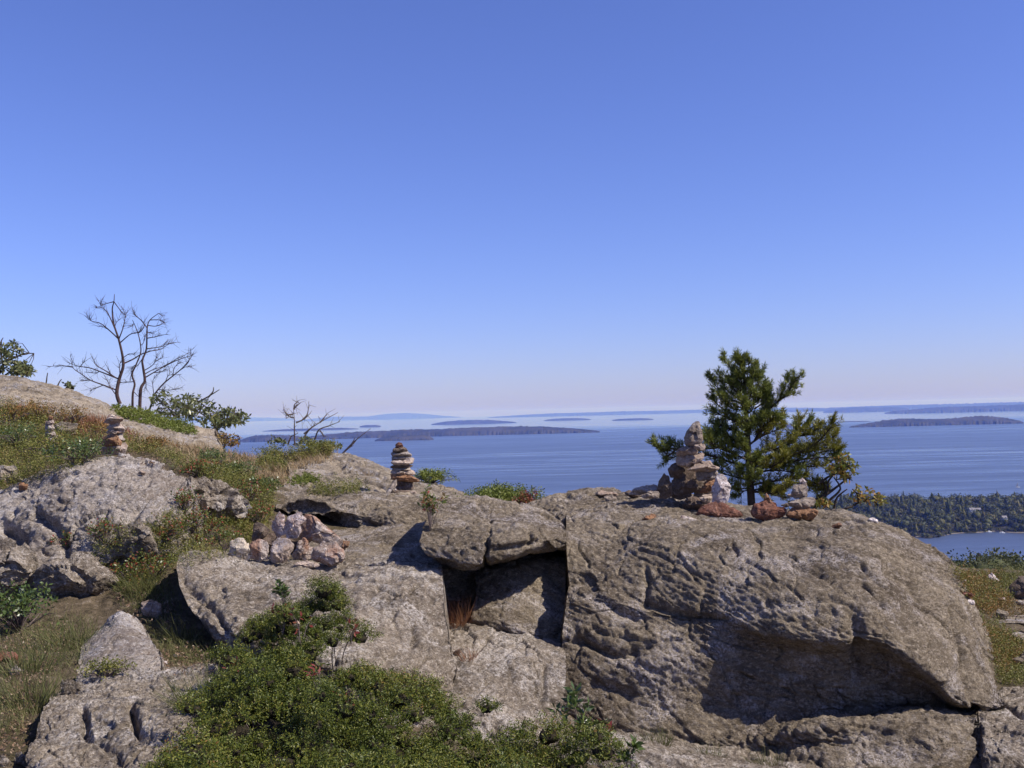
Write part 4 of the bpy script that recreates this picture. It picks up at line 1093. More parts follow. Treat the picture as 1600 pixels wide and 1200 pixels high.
def tuft(px, py, r, n, L, W, mat, label, group=None, bend=0.7, splay=0.6, cat='grass tuft', d=None):
    h = hit_down(px, py)
    c = h[0] if d is None else at(px, py, d)
    a = RNG.uniform(0, 6.28, n); q = np.sqrt(RNG.rand(n)) * r
    off = np.stack([np.cos(a) * q, np.sin(a) * q, np.zeros(n)], 1)
    P = c + off + np.array([0, 0, -0.02])
    D = np.array([0, 0, 1.0]) + off / r * splay + RNG.normal(size=(n, 3)) * 0.22
    v, f = blades(P, D, L * RNG.uniform(0.5, 1.15, n), W, RNG, bend)
    return tag(obj('grass_tuft', v, f, M[mat], origin=c, smooth=False), label, cat, group)

def grassfield(regs, mat, label, L, W, rng, bend=0.6, wind=(-0.25, 0, 0)):
    parts = []
    for poly, n in regs:
        P, N = scatter(poly, n, rng)
        if len(P) == 0: continue
        P = np.repeat(P, 3, 0) + rng.normal(size=(len(P) * 3, 3)) * np.array([.06, .06, .005])
        sc = np.clip(P[:, 1] / 12, .5, 1.6) * (0.6 + 0.8 * np.clip(0.5 + fbm(P / 0.5, 3, 21), 0, 1.2))
        D = np.array([0, 0, 1.0]) + rng.normal(size=P.shape) * 0.4
        parts.append(blades(P, D, L * sc * rng.uniform(.6, 1.2, len(P)), W * np.clip(P[:, 1] / 12, .5, 1.6), rng, bend, wind))
    V, F = merge(parts)
    return tag(obj('grass', V, F, M[mat], smooth=False), label, 'grass', kind='stuff')

def shrub(name, px, py, r, h, nst, mat, label, leaf=(0.03, 0.014), k=7, group=None, cat='shrub', d=None, bark='twig', whorl=False, upb=1.0):
    """low shrub: branching stems from one root and leaves up the stems"""
    hh = hit_down(px, py)
    c = hh[0] if d is None else at(px, py, d)
    rt = empty(name, tuple(c), label, cat, group)
    lines, P, D = [], [], []
    for i in range(nst):
        a = RNG.uniform(0, 6.28); q = RNG.uniform(.15, 1) * r
        e = c + np.array([math.cos(a) * q, math.sin(a) * q, h * RNG.uniform(.55, 1) * (1.1 - 0.5 * (q / r) ** 2) * upb])
        m = c + (e - c) * 0.5 + np.array([0, 0, h * 0.12]) + RNG.normal(size=3) * r * .06
        ln = smooth_line([c - [0, 0, .02], m, e], 4)
        lines.append(ln)
        for t in range(3):
            s = ln[RNG.randint(3, len(ln))]; P.append(s); D.append((e - c) / r * .4 + RNG.normal(size=3) * .6 + [0, 0, .7])
    V, F = tubes(lines, [[r * .016 + .0012, .0014]] * len(lines), 4)
    obj('stems', V, F, M[bark], rt)
    P = np.array(P); D = np.array(D)
    if whorl:
        kk = k; Pk = np.repeat(P + unit(D) * r * .12, kk, 0)
        Dk = np.repeat(unit(D), kk, 0) * .5 + RNG.normal(size=(len(Pk), 3))
        v, f = leafquads(Pk, Dk, leaf[0] * RNG.uniform(.7, 1.2, len(Pk)), leaf[1], RNG, .1)
    else:
        v, f = sprigs(P, D, r * .35, k, leaf[0], leaf[1], RNG)
    obj('foliage', v, f, M[mat], rt, smooth=False)
    return rt

# --- foreground juniper
JO = [(285,1130),(330,1075),(345,1040),(375,1000),(392,965),(430,950),(470,945),(510,958),(540,978),(575,1010),(600,1045),(640,1050),(690,1080),(740,1100),(800,1125),(850,1135),(905,1155),(945,1185),(985,1215),(1000,1290),(250,1290),(270,1190)]
def jdepth(x, y):
    yy = y - 0.10 * np.maximum(0, x - 450)
    return np.interp(yy, [900, 935, 1000, 1050, 1100, 1150, 1200, 1290], [6.7, 6.35, 5.95, 5.55, 5.1, 4.7, 4.3, 3.7])
cl = []
k = 0
cell = {}
while k < 60000 and len(cl) < 700:
    k += 1
    x, y = RNG.uniform(245, 1000), RNG.uniform(930, 1290)
    if not inside(JO, x, y): continue
    dd = jdepth(x, y); sp = 0.092 * FPX / dd * RNG.uniform(.75, 1.35)
    gx_, gy_ = int(x // 60), int(y // 60)
    near = [c for a in (-1, 0, 1) for b_ in (-1, 0, 1) for c in cell.get((gx_ + a, gy_ + b_), [])]
    if all((x - c[0]) ** 2 + ((y - c[1]) * 1.5) ** 2 > sp * sp for c in near): cl.append((x, y, dd)); cell.setdefault((gx_, gy_), []).append((x, y))
CC = vz(cl)
bigN = fbm(CC / .42, 3, 13)
CC += np.array([0, -.25, 1]) * (0.27 * bigN + RNG.uniform(-.06, .05, len(CC)) - .02)[:, None]
CR = RNG.uniform(.060, .115, len(CC))
JP, JD, JL, cores = [], [], [], []
sph = np.array([[math.cos(a) * math.sin(p), math.sin(a) * math.sin(p), math.cos(p)] for p in np.linspace(.2, 2.9, 6) for a in np.linspace(0, 2 * math.pi, 9)[:-1]])
sf = np.array([[r_ * 8 + c_, r_ * 8 + (c_ + 1) % 8, r_ * 8 + 8 + (c_ + 1) % 8, r_ * 8 + 8 + c_] for r_ in range(5) for c_ in range(8)])
for c, r in zip(CC, CR):
    n = int(6800 * r * r) + 10
    u = unit(RNG.normal(size=(n, 3))); u[:, 2] = np.abs(u[:, 2]) * 1.2 - .25; u = unit(u)
    lob = 1 + .5 * pn(u * 2.2 + c * 7, 3)[:, None]
    JP.append(c + u * r * .45 * lob * [1.2, 1, .75]); JD.append(u * 1.1 + np.array([0, -.1, .45]) + RNG.normal(size=(n, 3)) * .2); JL.append(r * RNG.uniform(.45, .8, n))
    cores.append((c + sph * r * .40 * [1.2, 1, .7] + RNG.normal(size=sph.shape) * r * .05, sf))  # dark core added in each pad to blacken its gaps
JP, JD, JL = np.concatenate(JP), np.concatenate(JD), np.concatenate(JL)
jr = empty('juniper_shrub', tuple(at(600, 1150, 4.9) - np.array([0, 0, .25])), 'wide low green juniper shrub spreading across the bottom foreground', 'shrub')
v, f = sprigs(JP, JD, JL, 14, 0.0145, 0.0050, RNG, .9, 0.1)
obj('foliage', v, f, M['juniper'], jr, smooth=False)
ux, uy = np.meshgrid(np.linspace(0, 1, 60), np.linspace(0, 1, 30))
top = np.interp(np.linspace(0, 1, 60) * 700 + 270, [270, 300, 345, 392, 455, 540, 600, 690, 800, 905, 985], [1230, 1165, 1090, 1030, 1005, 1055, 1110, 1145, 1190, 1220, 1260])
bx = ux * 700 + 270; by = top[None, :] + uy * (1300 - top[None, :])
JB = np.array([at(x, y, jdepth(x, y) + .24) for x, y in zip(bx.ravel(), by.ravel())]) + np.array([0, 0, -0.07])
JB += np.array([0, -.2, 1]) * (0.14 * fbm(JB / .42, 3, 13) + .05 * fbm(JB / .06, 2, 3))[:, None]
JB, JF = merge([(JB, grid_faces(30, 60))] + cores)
obj('shade_backing', JB, JF, M['gap_shade'], jr)  # added backing sheet and cores, gap shade painted as dark colour
stl = []
for i in range(60):
    q = JP[RNG.randint(len(JP))]
    stl.append(smooth_line([at(600, 1150, 4.9) - [0, 0, .32], q + [RNG.normal() * .1, .1, -.25], q], 5))
V, F = tubes(stl, [[.006, .002]] * 60, 4)
obj('branches', V, F, M['twig'], jr)

# --- leafy sprigs standing in and around the juniper
g = 'red leaved huckleberry sprigs in the juniper'
for px, py, h, lb in [(470, 1005, .22, 'tallest red leaved sprig at the upper part of the juniper'), (442, 985, .15, 'red tipped sprig at the upper left of the juniper beside the ledge'),
                      (500, 1085, .2, 'pinkish leaved sprig in the dark middle of the juniper'), (548, 1000, .12, 'red sprig at the right shoulder of the juniper on the ledge'),
                      (368, 1060, .09, 'brownish red sprig in the dark left hollow of the juniper'), (540, 1112, .1, 'single orange leaved sprig near the juniper centre')]:
    shrub('huckleberry_sprig', px, py, h * .5, h, 4, 'redleaf', lb, (.034, .013), 3, g, 'sprig', d=jdepth(px, py) - .12)
shrub('laurel_sprig', 900, 1165, .11, .26, 5, 'glossy', 'upright green leafy sprig at the right end of the juniper', (.06, .02), 7, None, 'sprig', d=5.15)
shrub('laurel_sprig', 947, 1180, .06, .14, 3, 'redleaf', 'tiny sprig with a crimson leaf right of the green leafy sprig', (.06, .028), 3, None, 'sprig', d=5.0)
shrub('laurel_sprig', 985, 1205, .06, .12, 4, 'glossy', 'small green sprig at the bottom edge right of the juniper', (.05, .018), 5, None, 'sprig', d=4.9)
shrub('laurel_sprig', 445, 945, .07, .13, 5, 'glossy', 'small pale green sprig at the very top of the juniper', (.045, .018), 6, None, 'sprig', d=6.3)

# --- blueberry shrubs among the left rocks
g = 'blueberry shrubs among the left rocks'
for px, py, r, lb in [(165, 850, .22, 'brown leaved blueberry shrub on the face of the broad boulder'), (215, 878, .26, 'blueberry shrub in front of the broken stone'),
                      (255, 850, .22, 'red flecked blueberry shrub at the right foot of the broad boulder'), (300, 830, .24, 'red blueberry shrub below the small rugged rock'),
                      (240, 905, .22, 'green blueberry shrub left of the long ledge'), (325, 845, .22, 'blueberry shrub left of the smooth tan stone'),
                      (390, 790, .26, 'blueberry shrub right of the small rugged rock'), (405, 820, .24, 'dark green blueberry shrub behind the brown pile stone'),
                      (290, 800, .20, 'blueberry shrub between the broad boulder and the small rugged rock'), (350, 860, .20, 'low blueberry shrub right behind the smooth tan stone'),
                      (200, 915, .2, 'blueberry shrub right of the lumpy grey rock'), (105, 858, .15, 'small green sprigs growing on the broad boulder')]:
    shrub('blueberry_shrub', px, py, r, r * .85, 22, 'berry', lb, (.026, .014), 7, g)
shrub('blueberry_shrub', 672, 828, .16, .34, 12, 'berry', 'red and green shrub growing at the left end of the cracked slab', (.04, .02), 6)
shrub('bearberry_shrub', 30, 985, .40, .26, 46, 'glossy', 'dark glossy leaved shrub at the left edge below the rugged rock', (.036, .018), 8)
shrub('bearberry_shrub', 165, 1055, .17, .05, 30, 'heath', 'low mat of small leaves on top of the creviced rock', (.018, .009), 7)

# --- heath, moss and grass
cover('heath', 'heath', [([(-60,640),(0,640),(60,652),(110,672),(150,690),(158,716),(100,738),(60,752),(0,770),(-60,780)], 5200), ([(285,735),(330,728),(420,758),(432,775),(425,800),(412,835),(385,848),(360,795),(320,752)], 2600),
   ([(200,838),(260,800),(300,815),(385,815),(420,790),(405,840),(372,868),(280,888),(250,905),(200,935),(170,915),(155,870)], 2600), ([(150,690),(200,690),(290,720),(290,742),(240,715),(180,708)], 500),
   ([(420,700),(470,694),(520,706),(515,716),(455,722),(440,740),(400,735)], 1200), ([(490,762),(560,758),(580,770),(540,776),(480,775)], 400)],
   'green and yellow heath growing over the left hillside', 'heath', .10, 9, .020, .009, RNG)
cover('moss', 'moss', [([(172,634),(215,641),(262,652),(312,677),(292,680),(230,664),(190,654)], 1500), ([(455,752),(480,744),(500,752),(485,758),(455,758)], 300)],
   'olive moss strip on the bare hill rock', 'moss', .022, 8, .022, .010, RNG)
cover('heath', 'heath', [([(1490,898),(1540,897),(1640,897),(1640,935),(1580,935),(1540,960),(1515,940)], 2200), ([(1535,975),(1570,990),(1650,1010),(1650,1075),(1560,1070),(1550,1020)], 2400)],
   'olive heath covering the right hand slope', 'heath', .08, 8, .020, .010, RNG, wide=[((4.5, 16, 9.5, 34), 4200)])
cover('heath', 'heath_rust', [([(1495,900),(1540,899),(1570,899),(1560,915),(1580,945),(1540,960),(1515,940)], 1500), ([(1535,975),(1570,990),(1600,1000),(1600,1040),(1560,1060),(1550,1020)], 700), ([(1525,950),(1580,950),(1650,955),(1650,965),(1540,965)], 300)],
   'rust coloured heath patches on the right hand slope', 'heath', .07, 8, .020, .010, RNG)
grassfield([([(200,702),(250,692),(330,702),(420,708),(522,714),(512,722),(455,735),(448,758),(420,762),(330,732),(290,738),(282,718)], 1900), ([(405,695),(470,690),(515,702),(515,714),(420,715)], 500), ([(340,680),(390,690),(380,700),(345,695)], 150)],
   'grass_dry', 'tan dry grass across the slope between left boulder and ridge', .085, .006, RNG, 1.1, (-.5, -.2, 0))
grassfield([([(10,630),(70,648),(85,664),(20,655)], 260), ([(85,655),(165,655),(168,690),(120,690),(85,670)], 480), ([(190,668),(215,680),(210,700),(195,695)], 120)], 'grass_rust', 'reddish brown dry grass at the foot of the hill rock', .075, .006, RNG, 1.0)
grassfield([([(-20,985),(60,965),(125,965),(150,1000),(115,1050),(75,1080),(35,1150),(-20,1165)], 800), ([(185,905),(245,905),(270,950),(275,1000),(250,1010),(200,945)], 450), ([(250,990),(300,990),(340,1030),(320,1045),(260,1030)], 300)],
   'grass_green', 'long green and straw grass at the lower left ground', .15, .005, RNG, 1.6, (-.7, -.4, -.3))
cover('leaf_litter', 'litter', [([(240,1020),(330,1020),(345,1060),(250,1045)], 400), ([(0,1000),(120,980),(60,1090),(20,1190),(0,1190)], 1500), ([(40,640),(160,660),(280,740),(150,710),(0,770)], 700), ([(180,900),(270,940),(270,1010),(190,960)], 500)], 'dead leaves and twigs strewn on the ground among the left rocks', 'leaf litter', .01, 4, .03, .012, RNG, j=1.5)
g = 'low shrubs on the left hillside'
for px, py, r, mt, lb in [(30, 700, .5, 'glossy', 'dark green low shrub at the left edge of the hillside'), (75, 712, .4, 'heath', 'olive low shrub below the smallest cairn'), (125, 722, .35, 'glossy', 'dark green low shrub left of the tall narrow cairn, above the broad boulder'),
                          (20, 662, .5, 'heath_rust', 'rusty low shrub under the hill rock at the left edge'), (60, 655, .45, 'heath_rust', 'rusty low shrub above the smallest cairn'), (110, 662, .4, 'heath_rust', 'rusty brown low shrub right of the flat grey slab'),
                          (148, 682, .35, 'heath_rust', 'rust tinged low shrub left of the top of the tall narrow cairn'), (330, 728, .35, 'glossy', 'dark green low shrub in dry grass right of the broad boulder'), (375, 745, .3, 'glossy', 'dark green low shrub beneath the dry grass slope'),
                          (310, 745, .3, 'berry', 'red flecked low shrub just above the small rugged rock'), (430, 715, .4, 'heath', 'olive low shrub in dry grass below the bare shrub'), (500, 712, .35, 'heath', 'olive low shrub at the right end of the dry grass, on the skyline'),
                          (245, 705, .3, 'heath_rust', 'rusty low shrub right of the tall narrow cairn'), (410, 770, .25, 'glossy', 'dark low shrub left of the low undercut ledge')]:
    shrub('low_shrub', px, py, r, r * .45, 34, mt, lb, (.034, .015), 8, g)
g = 'grass tufts on the rocks'
tuft(318, 1115, .10, 420, .26, .0028, 'grass_green', 'round fine green grass tuft right of the creviced rock', g, .9, .9)
tuft(712, 975, .09, 220, .26, .0035, 'grass_rust', 'rust orange grass tuft in the dark hollow left of the recessed block', g, .8, .5)
tuft(730, 1030, .05, 60, .13, .003, 'grass_rust', 'small rusty tuft on the sunlit tilted block', g)
tuft(1030, 1160, .08, 110, .13, .003, 'grass_green', 'straw green tuft at the base of the big boulder', g)
tuft(1110, 1180, .10, 90, .10, .003, 'grass_green', 'sparse green tuft in the joint between the pale slab and the ledge', g)
tuft(1200, 1192, .12, 110, .10, .003, 'grass_green', 'low green tuft near the bottom edge right of the pale slab', g)
tuft(575, 742, .10, 60, .12, .005, 'grass_dry', 'small straw tuft on the grey rock ridge', g)
tuft(40, 1050, .14, 200, .24, .004, 'grass_green', 'long bent grass clump at the left edge', g, 1.0, .7)
tuft(105, 1010, .16, 230, .24, .004, 'grass_green', 'large green grass clump left of the pale triangular plate', g, 1.0, .7)
tuft(45, 1105, .12, 220, .26, .004, 'grass_green', 'olive grass clump left of the creviced rock', g, 1.0, .7)
tuft(215, 925, .12, 220, .22, .004, 'grass_green', 'bright green grass clump between lumpy rock and ledge', g, .8, .6)
tuft(285, 1005, .08, 120, .22, .004, 'grass_green', 'shaded grass clump under the left end of the long ledge', g, .8, .6)
# green cap shrub on the ridge by the water, little bushes along the skyline
shrub('creeping_juniper', 782, 790, .5, .085, 200, 'moss', 'flat green creeping juniper on the skyline left of the low dome', (.034, .012), 12, None, 'shrub', d=12.2)
shrub('creeping_juniper', 823, 793, .2, .14, 30, 'redleaf', 'tiny rust tinted bush at the right end of the creeping juniper', (.034, .014), 8, None, 'shrub', d=11.9)
shrub('creeping_juniper', 675, 754, .34, .09, 60, 'moss', 'small green bush on the ridge just right of the middle cairn', (.034, .014), 10, None, 'shrub', d=14.4)
# ------------------------------------------------------------------ trees
def branch3(pts, d, rng, wob=0.04, amp=0.4, start=None):
    """photo polyline -> smooth 3D limb that also swings nearer and farther"""
    n = len(pts); L = sum(math.dist(a, b) for a, b in zip(pts[:-1], pts[1:])) / FPX * d
    dy = rng.uniform(-1, 1) * amp * L
    Q = [at(x, y, d + dy * (i / max(1, n - 1)) + (start or 0) + (rng.normal() * wob * L if 0 < i else 0)) for i, (x, y) in enumerate(pts)]
    return smooth_line(Q, 4)

# --- bare dead tree on the hill
rng = np.random.RandomState(3)
Z = lambda p: zz(p, 0, 400, 4.0)
TD = 22.5
bt = empty('bare_tree', tuple(at(205, 640, TD)), 'leafless dead tree with three twisting trunks on the left skyline', 'tree')
TR = [[(750,925),(730,860),(745,770),(770,690),(765,620),(742,520),(710,420),(702,330),(712,285),(715,238)],
      [(828,950),(830,860),(842,800),(825,740),(850,680),(880,600),(872,520),(850,450),(828,400)],
      [(873,965),(880,830),(905,780),(895,700),(890,650),(915,580),(920,450),(937,400),(992,358)],
      [(925,980),(945,930),(962,870),(1020,800),(1080,750),(1140,700),(1190,640),(1212,600)]]
TW = [(.044, .006), (.027, .006), (.038, .006), (.024, .005)]
LM = [
 [[(742,510),(690,462),(630,415),(570,400),(530,368)],[(742,500),(690,380),(650,330),(598,322)],[(632,335),(628,290)],[(712,286),(660,300),(600,325)],[(712,290),(750,340),(780,370),(808,338)],
  [(750,520),(775,450),(787,370),(762,310)],[(768,545),(830,490),(882,475),(900,430)],[(728,440),(735,415),(748,398)],[(725,832),(640,800),(560,770),(500,730),(450,690),(438,610)],[(455,690),(380,682),(300,690)],
  [(722,772),(620,730),(540,700),(470,690),(420,670)],[(500,697),(532,658)],[(728,762),(650,710),(600,680),(578,630)],[(700,742),(668,678)],[(733,745),(733,680),(752,648)],[(560,772),(500,776)],[(645,806),(560,842)],
  [(708,892),(672,830),(640,750)],[(768,668),(830,640),(880,610),(940,590),(1000,580),(1060,545),(1122,535)],[(770,640),(810,612),(842,620)],[(690,462),(655,440),(620,435)],[(575,400),(560,375)],[(620,730),(600,740),(530,730)]],
 [[(762,820),(812,860),(830,858)],[(852,682),(830,700),(815,780)],[(860,485),(884,468),(900,430),(880,400),(840,368)],[(835,415),(820,440)],[(845,780),(790,785),(740,790)],[(872,560),(890,545),(905,500)]],
 [[(920,450),(880,400),(842,368),(825,330)],[(925,435),(980,440),(1032,415)],[(920,520),(970,510),(1052,490)],[(925,490),(970,490)],[(990,360),(1015,378)],[(905,752),(960,720),(1030,680),(1100,640),(1180,602)],
  [(900,722),(960,680),(985,610)],[(980,662),(1032,628)],[(862,760),(882,790),(885,830)],[(1030,700),(1110,660),(1215,622)],[(905,740),(970,705),(1040,690)],[(915,590),(1000,575),(1060,548)],[(955,725),(1000,722),(1060,700)],[(940,400),(1000,400),(1035,420)],[(885,640),(850,690),(820,705)]],
 [[(890,925),(950,860),(1010,812)],[(962,870),(955,780),(992,738)],[(1040,782),(1060,742),(1135,738)],[(1000,830),(1080,834),(1150,818)],[(1110,722),(1160,690),(1200,690)],[(1140,700),(1180,660),(1195,575)],[(1080,752),(1090,700),(1130,660)]],
]
for tr, w, lm in zip(TR, TW, LM):
    ml = branch3(Z(tr), TD, rng, .01, .05)
    V, F = tubes([ml], [np.array(w)], 7)
    to = obj('trunk', V, F, M['deadwood'], bt)
    ln, rd = [], []
    for b in lm:
        q = branch3(Z(b), TD, rng, .03, .35)
        # root the limb on the nearest trunk or limb point
        pool = np.concatenate([ml] + ln) if ln else ml
        pp = to_px(pool); k = np.argmin(((pp - np.array(Z(b)[0])) ** 2).sum(1))
        sh = pool[k] - q[0]; q = q + sh * np.linspace(1, .5, len(q))[:, None]
        ln.append(q); L = np.linalg.norm(q[-1] - q[0])
        rd.append(np.array([min(w[0] * .42, .008 + .010 * L), .0035]))
    for q, r_ in zip(ln, rd):
        tw, tr_ = [], []
        for _ in range(8 + int(np.linalg.norm(q[-1] - q[0]) * 14)):
            i = rng.randint(len(q) // 3, len(q) - 1); d = unit(q[i + 1] - q[i])
            e = unit(d + rng.normal(size=3) * .6 + np.array([0, 0, .25])) * rng.uniform(.06, .26)
            tw.append(np.array([q[i], q[i] + e * .5 + rng.normal(size=3) * .01, q[i] + e])); tr_.append(np.array([.0036, .0018]))
        V, F = tubes([q] + tw, [r_] + tr_, 5)
        obj('limb', V, F, M['deadwood'], to)

# --- bare shrub in the dip of the skyline, with green leaves at its foot
Z = lambda p: zz(p, 300, 600, 4.0)
SD = 18.5
bs = empty('bare_shrub', tuple(at(462, 697, SD)), 'leafless grey shrub with green leaves at its foot above the sea', 'shrub')
ln = [branch3(Z(p), SD, rng, .03, .3) for p in [
 [(642,385),(640,290),(640,230),(633,148)],[(636,212),(600,200)],[(640,150),(680,115)],[(650,242),(700,220),(742,180)],[(682,365),(730,290),(800,240),(912,178)],[(700,312),(762,258)],[(760,378),(790,290),(860,260),(922,236)],[(600,378),(620,330),(662,308)],[(604,200),(570,162)],[(632,190),(590,195),(592,215)],[(690,225),(720,190),(730,130)],[(640,160),(640,130),(672,100)],[(800,242),(850,180)],[(800,290),(830,330)]]]
tw = []
for q in ln:
    for _ in range(7):
        i = rng.randint(len(q) // 3, len(q)); tw.append(np.array([q[i], q[i] + unit(rng.normal(size=3) + [0, 0, .6]) * rng.uniform(.05, .2)]))
V, F = tubes(ln + tw, [np.array([.017, .004])] * len(ln) + [np.array([.004, .002])] * len(tw), 5); obj('stems', V, F, M['twig'], bs)
P = []
for poly, n in (([(475,370),(500,335),(560,345),(600,380)], 120), ([(640,385),(680,335),(750,345),(765,385)], 150), ([(770,395),(800,365),(870,365),(940,380),(930,405),(850,410)], 200)):
    k = 0
    while k < n:
        x, y = rng.uniform(470, 945), rng.uniform(330, 415)
        if inside(poly, x, y): P.append(at(300 + x / 4, 600 + y / 4, SD + rng.uniform(-.3, .3))); k += 1
P = np.array(P)
v, f = leafquads(P, rng.normal(size=P.shape) + [0, 0, .3], .075 * rng.uniform(.6, 1.2, len(P)), .032, rng); obj('foliage', v, f, M['shrubleaf'], bs, smooth=False)
ds = empty('dead_branch', tuple(at(536, 709, 17.6)), 'dead leaning branch with forked twigs sticking out over the sea', 'dead branch')
ln = [branch3(Z(p), 17.6, rng, .01, .2) for p in [[(935,440),(1000,372),(1050,330),(1117,278)],[(935,440),(1010,372),(1042,328)],[(1000,372),(1020,335)],[(985,420),(1030,395)]]]
for i in (1, 2, 3):
    ln[i] = ln[i] + (ln[0][np.argmin(((ln[0] - ln[i][0]) ** 2).sum(1))] - ln[i][0])
V, F = tubes(ln, [np.array([.014, .004])] * 4, 5); obj('limbs', V, F, M['twig'], ds)

# --- leafy evergreen shrub right of the bare tree, and the bush at the left edge
def leafy(name, polys, d, spread, n, leafL, leafW, stems, mat, label, cat, origin, whorl=6, seed=5):
    r_ = np.random.RandomState(seed)
    rt = empty(name, tuple(origin), label, cat)
    W, k = [], 0
    for poly in polys:
        xs = [p[0] for p in poly]; ys = [p[1] for p in poly]; a = 0
        while a < n // len(polys):
            x, y = r_.uniform(min(xs), max(xs)), r_.uniform(min(ys), max(ys))
            if inside(poly, x, y): W.append(at(x, y, d + r_.normal() * spread)); a += 1
    W = np.array(W)
    g = pn(W / .22, 3); W = W[g > -.32]
    Pk = np.repeat(W, whorl, 0) + r_.normal(size=(len(W) * whorl, 3)) * leafL * .15
    ax = np.repeat(unit(r_.normal(size=W.shape) * .6 + [0, 0, .8]), whorl, 0)
    Dk = ax * .35 + r_.normal(size=Pk.shape) * .8
    v, f = leafquads(Pk, Dk, leafL * r_.uniform(.7, 1.2, len(Pk)), leafW, r_, .12)
    obj('foliage', v, f, M[mat], rt, smooth=False)
    ln = [branch3(p, d, r_, .03, .2) for p in stems]
    rd = [np.array([.022, .008])] * len(ln)
    for w in W[:: max(1, len(W) // 60)]:
        pool = np.concatenate(ln[:len(stems)]); kx = np.argmin(((pool - w) ** 2).sum(1))
        ln.append(np.array([pool[kx], (pool[kx] + w) / 2 + r_.normal(size=3) * .04, w])); rd.append(np.array([.009, .004]))
    V, F = tubes(ln, rd, 5); obj('stems', V, F, M['bark'], rt)
    return rt
Zt = lambda p: zz(p, 0, 400, 4.0)
leafy('leafy_shrub', [Zt([(935,975),(940,905),(1000,850),(1100,880),(1190,872),(1230,935),(1180,1000),(1090,1010)]), Zt([(1090,1000),(1190,872),(1280,900),(1370,930),(1400,970),(1390,1030),(1340,1085),(1250,1050)]), Zt([(1330,1010),(1400,970),(1480,950),(1550,1005),(1500,1050),(1420,1060),(1360,1100),(1335,1075)])],
  22.0, .45, 330, .115, .042, [Zt(p) for p in [[(1365,1120),(1335,1050),(1250,980),(1120,930)],[(1350,1090),(1400,1030),(1480,990)],[(1340,1060),(1300,960),(1230,900)],[(1240,912),(1300,880),(1372,835)],[(1100,1010),(1050,950),(980,880)],[(1300,885),(1330,850),(1335,820)]]], 'shrubleaf', 'leafy green shrub leaning right beside the leafless tree', 'shrub', at(340, 682, 22.0))
leafy('leafy_shrub', [Zt([(-80,740),(-80,560),(0,545),(60,545),(100,528),(132,570),(110,620),(60,700),(20,745)]), Zt([(60,745),(100,660),(160,668),(212,720),(185,745),(120,740)])],
  20.5, .35, 230, .10, .042, [Zt(p) for p in [[(-40,780),(20,690),(80,600),(100,545)],[(0,770),(70,720),(140,690),(200,720)],[(80,640),(150,612),(212,608)],[(20,690),(0,560),(20,510)]]], 'shrubleaf', 'dark green bush at the left edge behind the hill rock', 'shrub', at(0, 592, 20.5), seed=8)
leafy('leafy_shrub', [Zt([(400,830),(405,795),(430,785),(470,815),(470,845),(430,845)])], 20.2, .08, 22, .08, .035, [Zt(p) for p in [[(415,880),(420,820),(425,790)],[(415,880),(298,825),(292,770),(298,730)],[(415,880),(362,825),(370,790),(385,770)],[(415,880),(450,850),(455,820)]]], 'shrubleaf', 'tiny sprigs showing over the hill rock left of the leafless tree', 'shrub', at(105, 612, 20.2), whorl=4, seed=9)
leafy('leafy_shrub', [Zt([(1340,1130),(1400,1110),(1500,1120),(1515,1165),(1450,1190),(1360,1160)])], 20.5, .25, 60, .08, .035, [Zt(p) for p in [[(1400,1200),(1420,1150),(1480,1120)],[(1440,1190),(1500,1140)]]], 'heath_rust', 'small brown bush below the leafy green shrub on the skyline', 'shrub', at(352, 694, 20.5), whorl=5, seed=10)

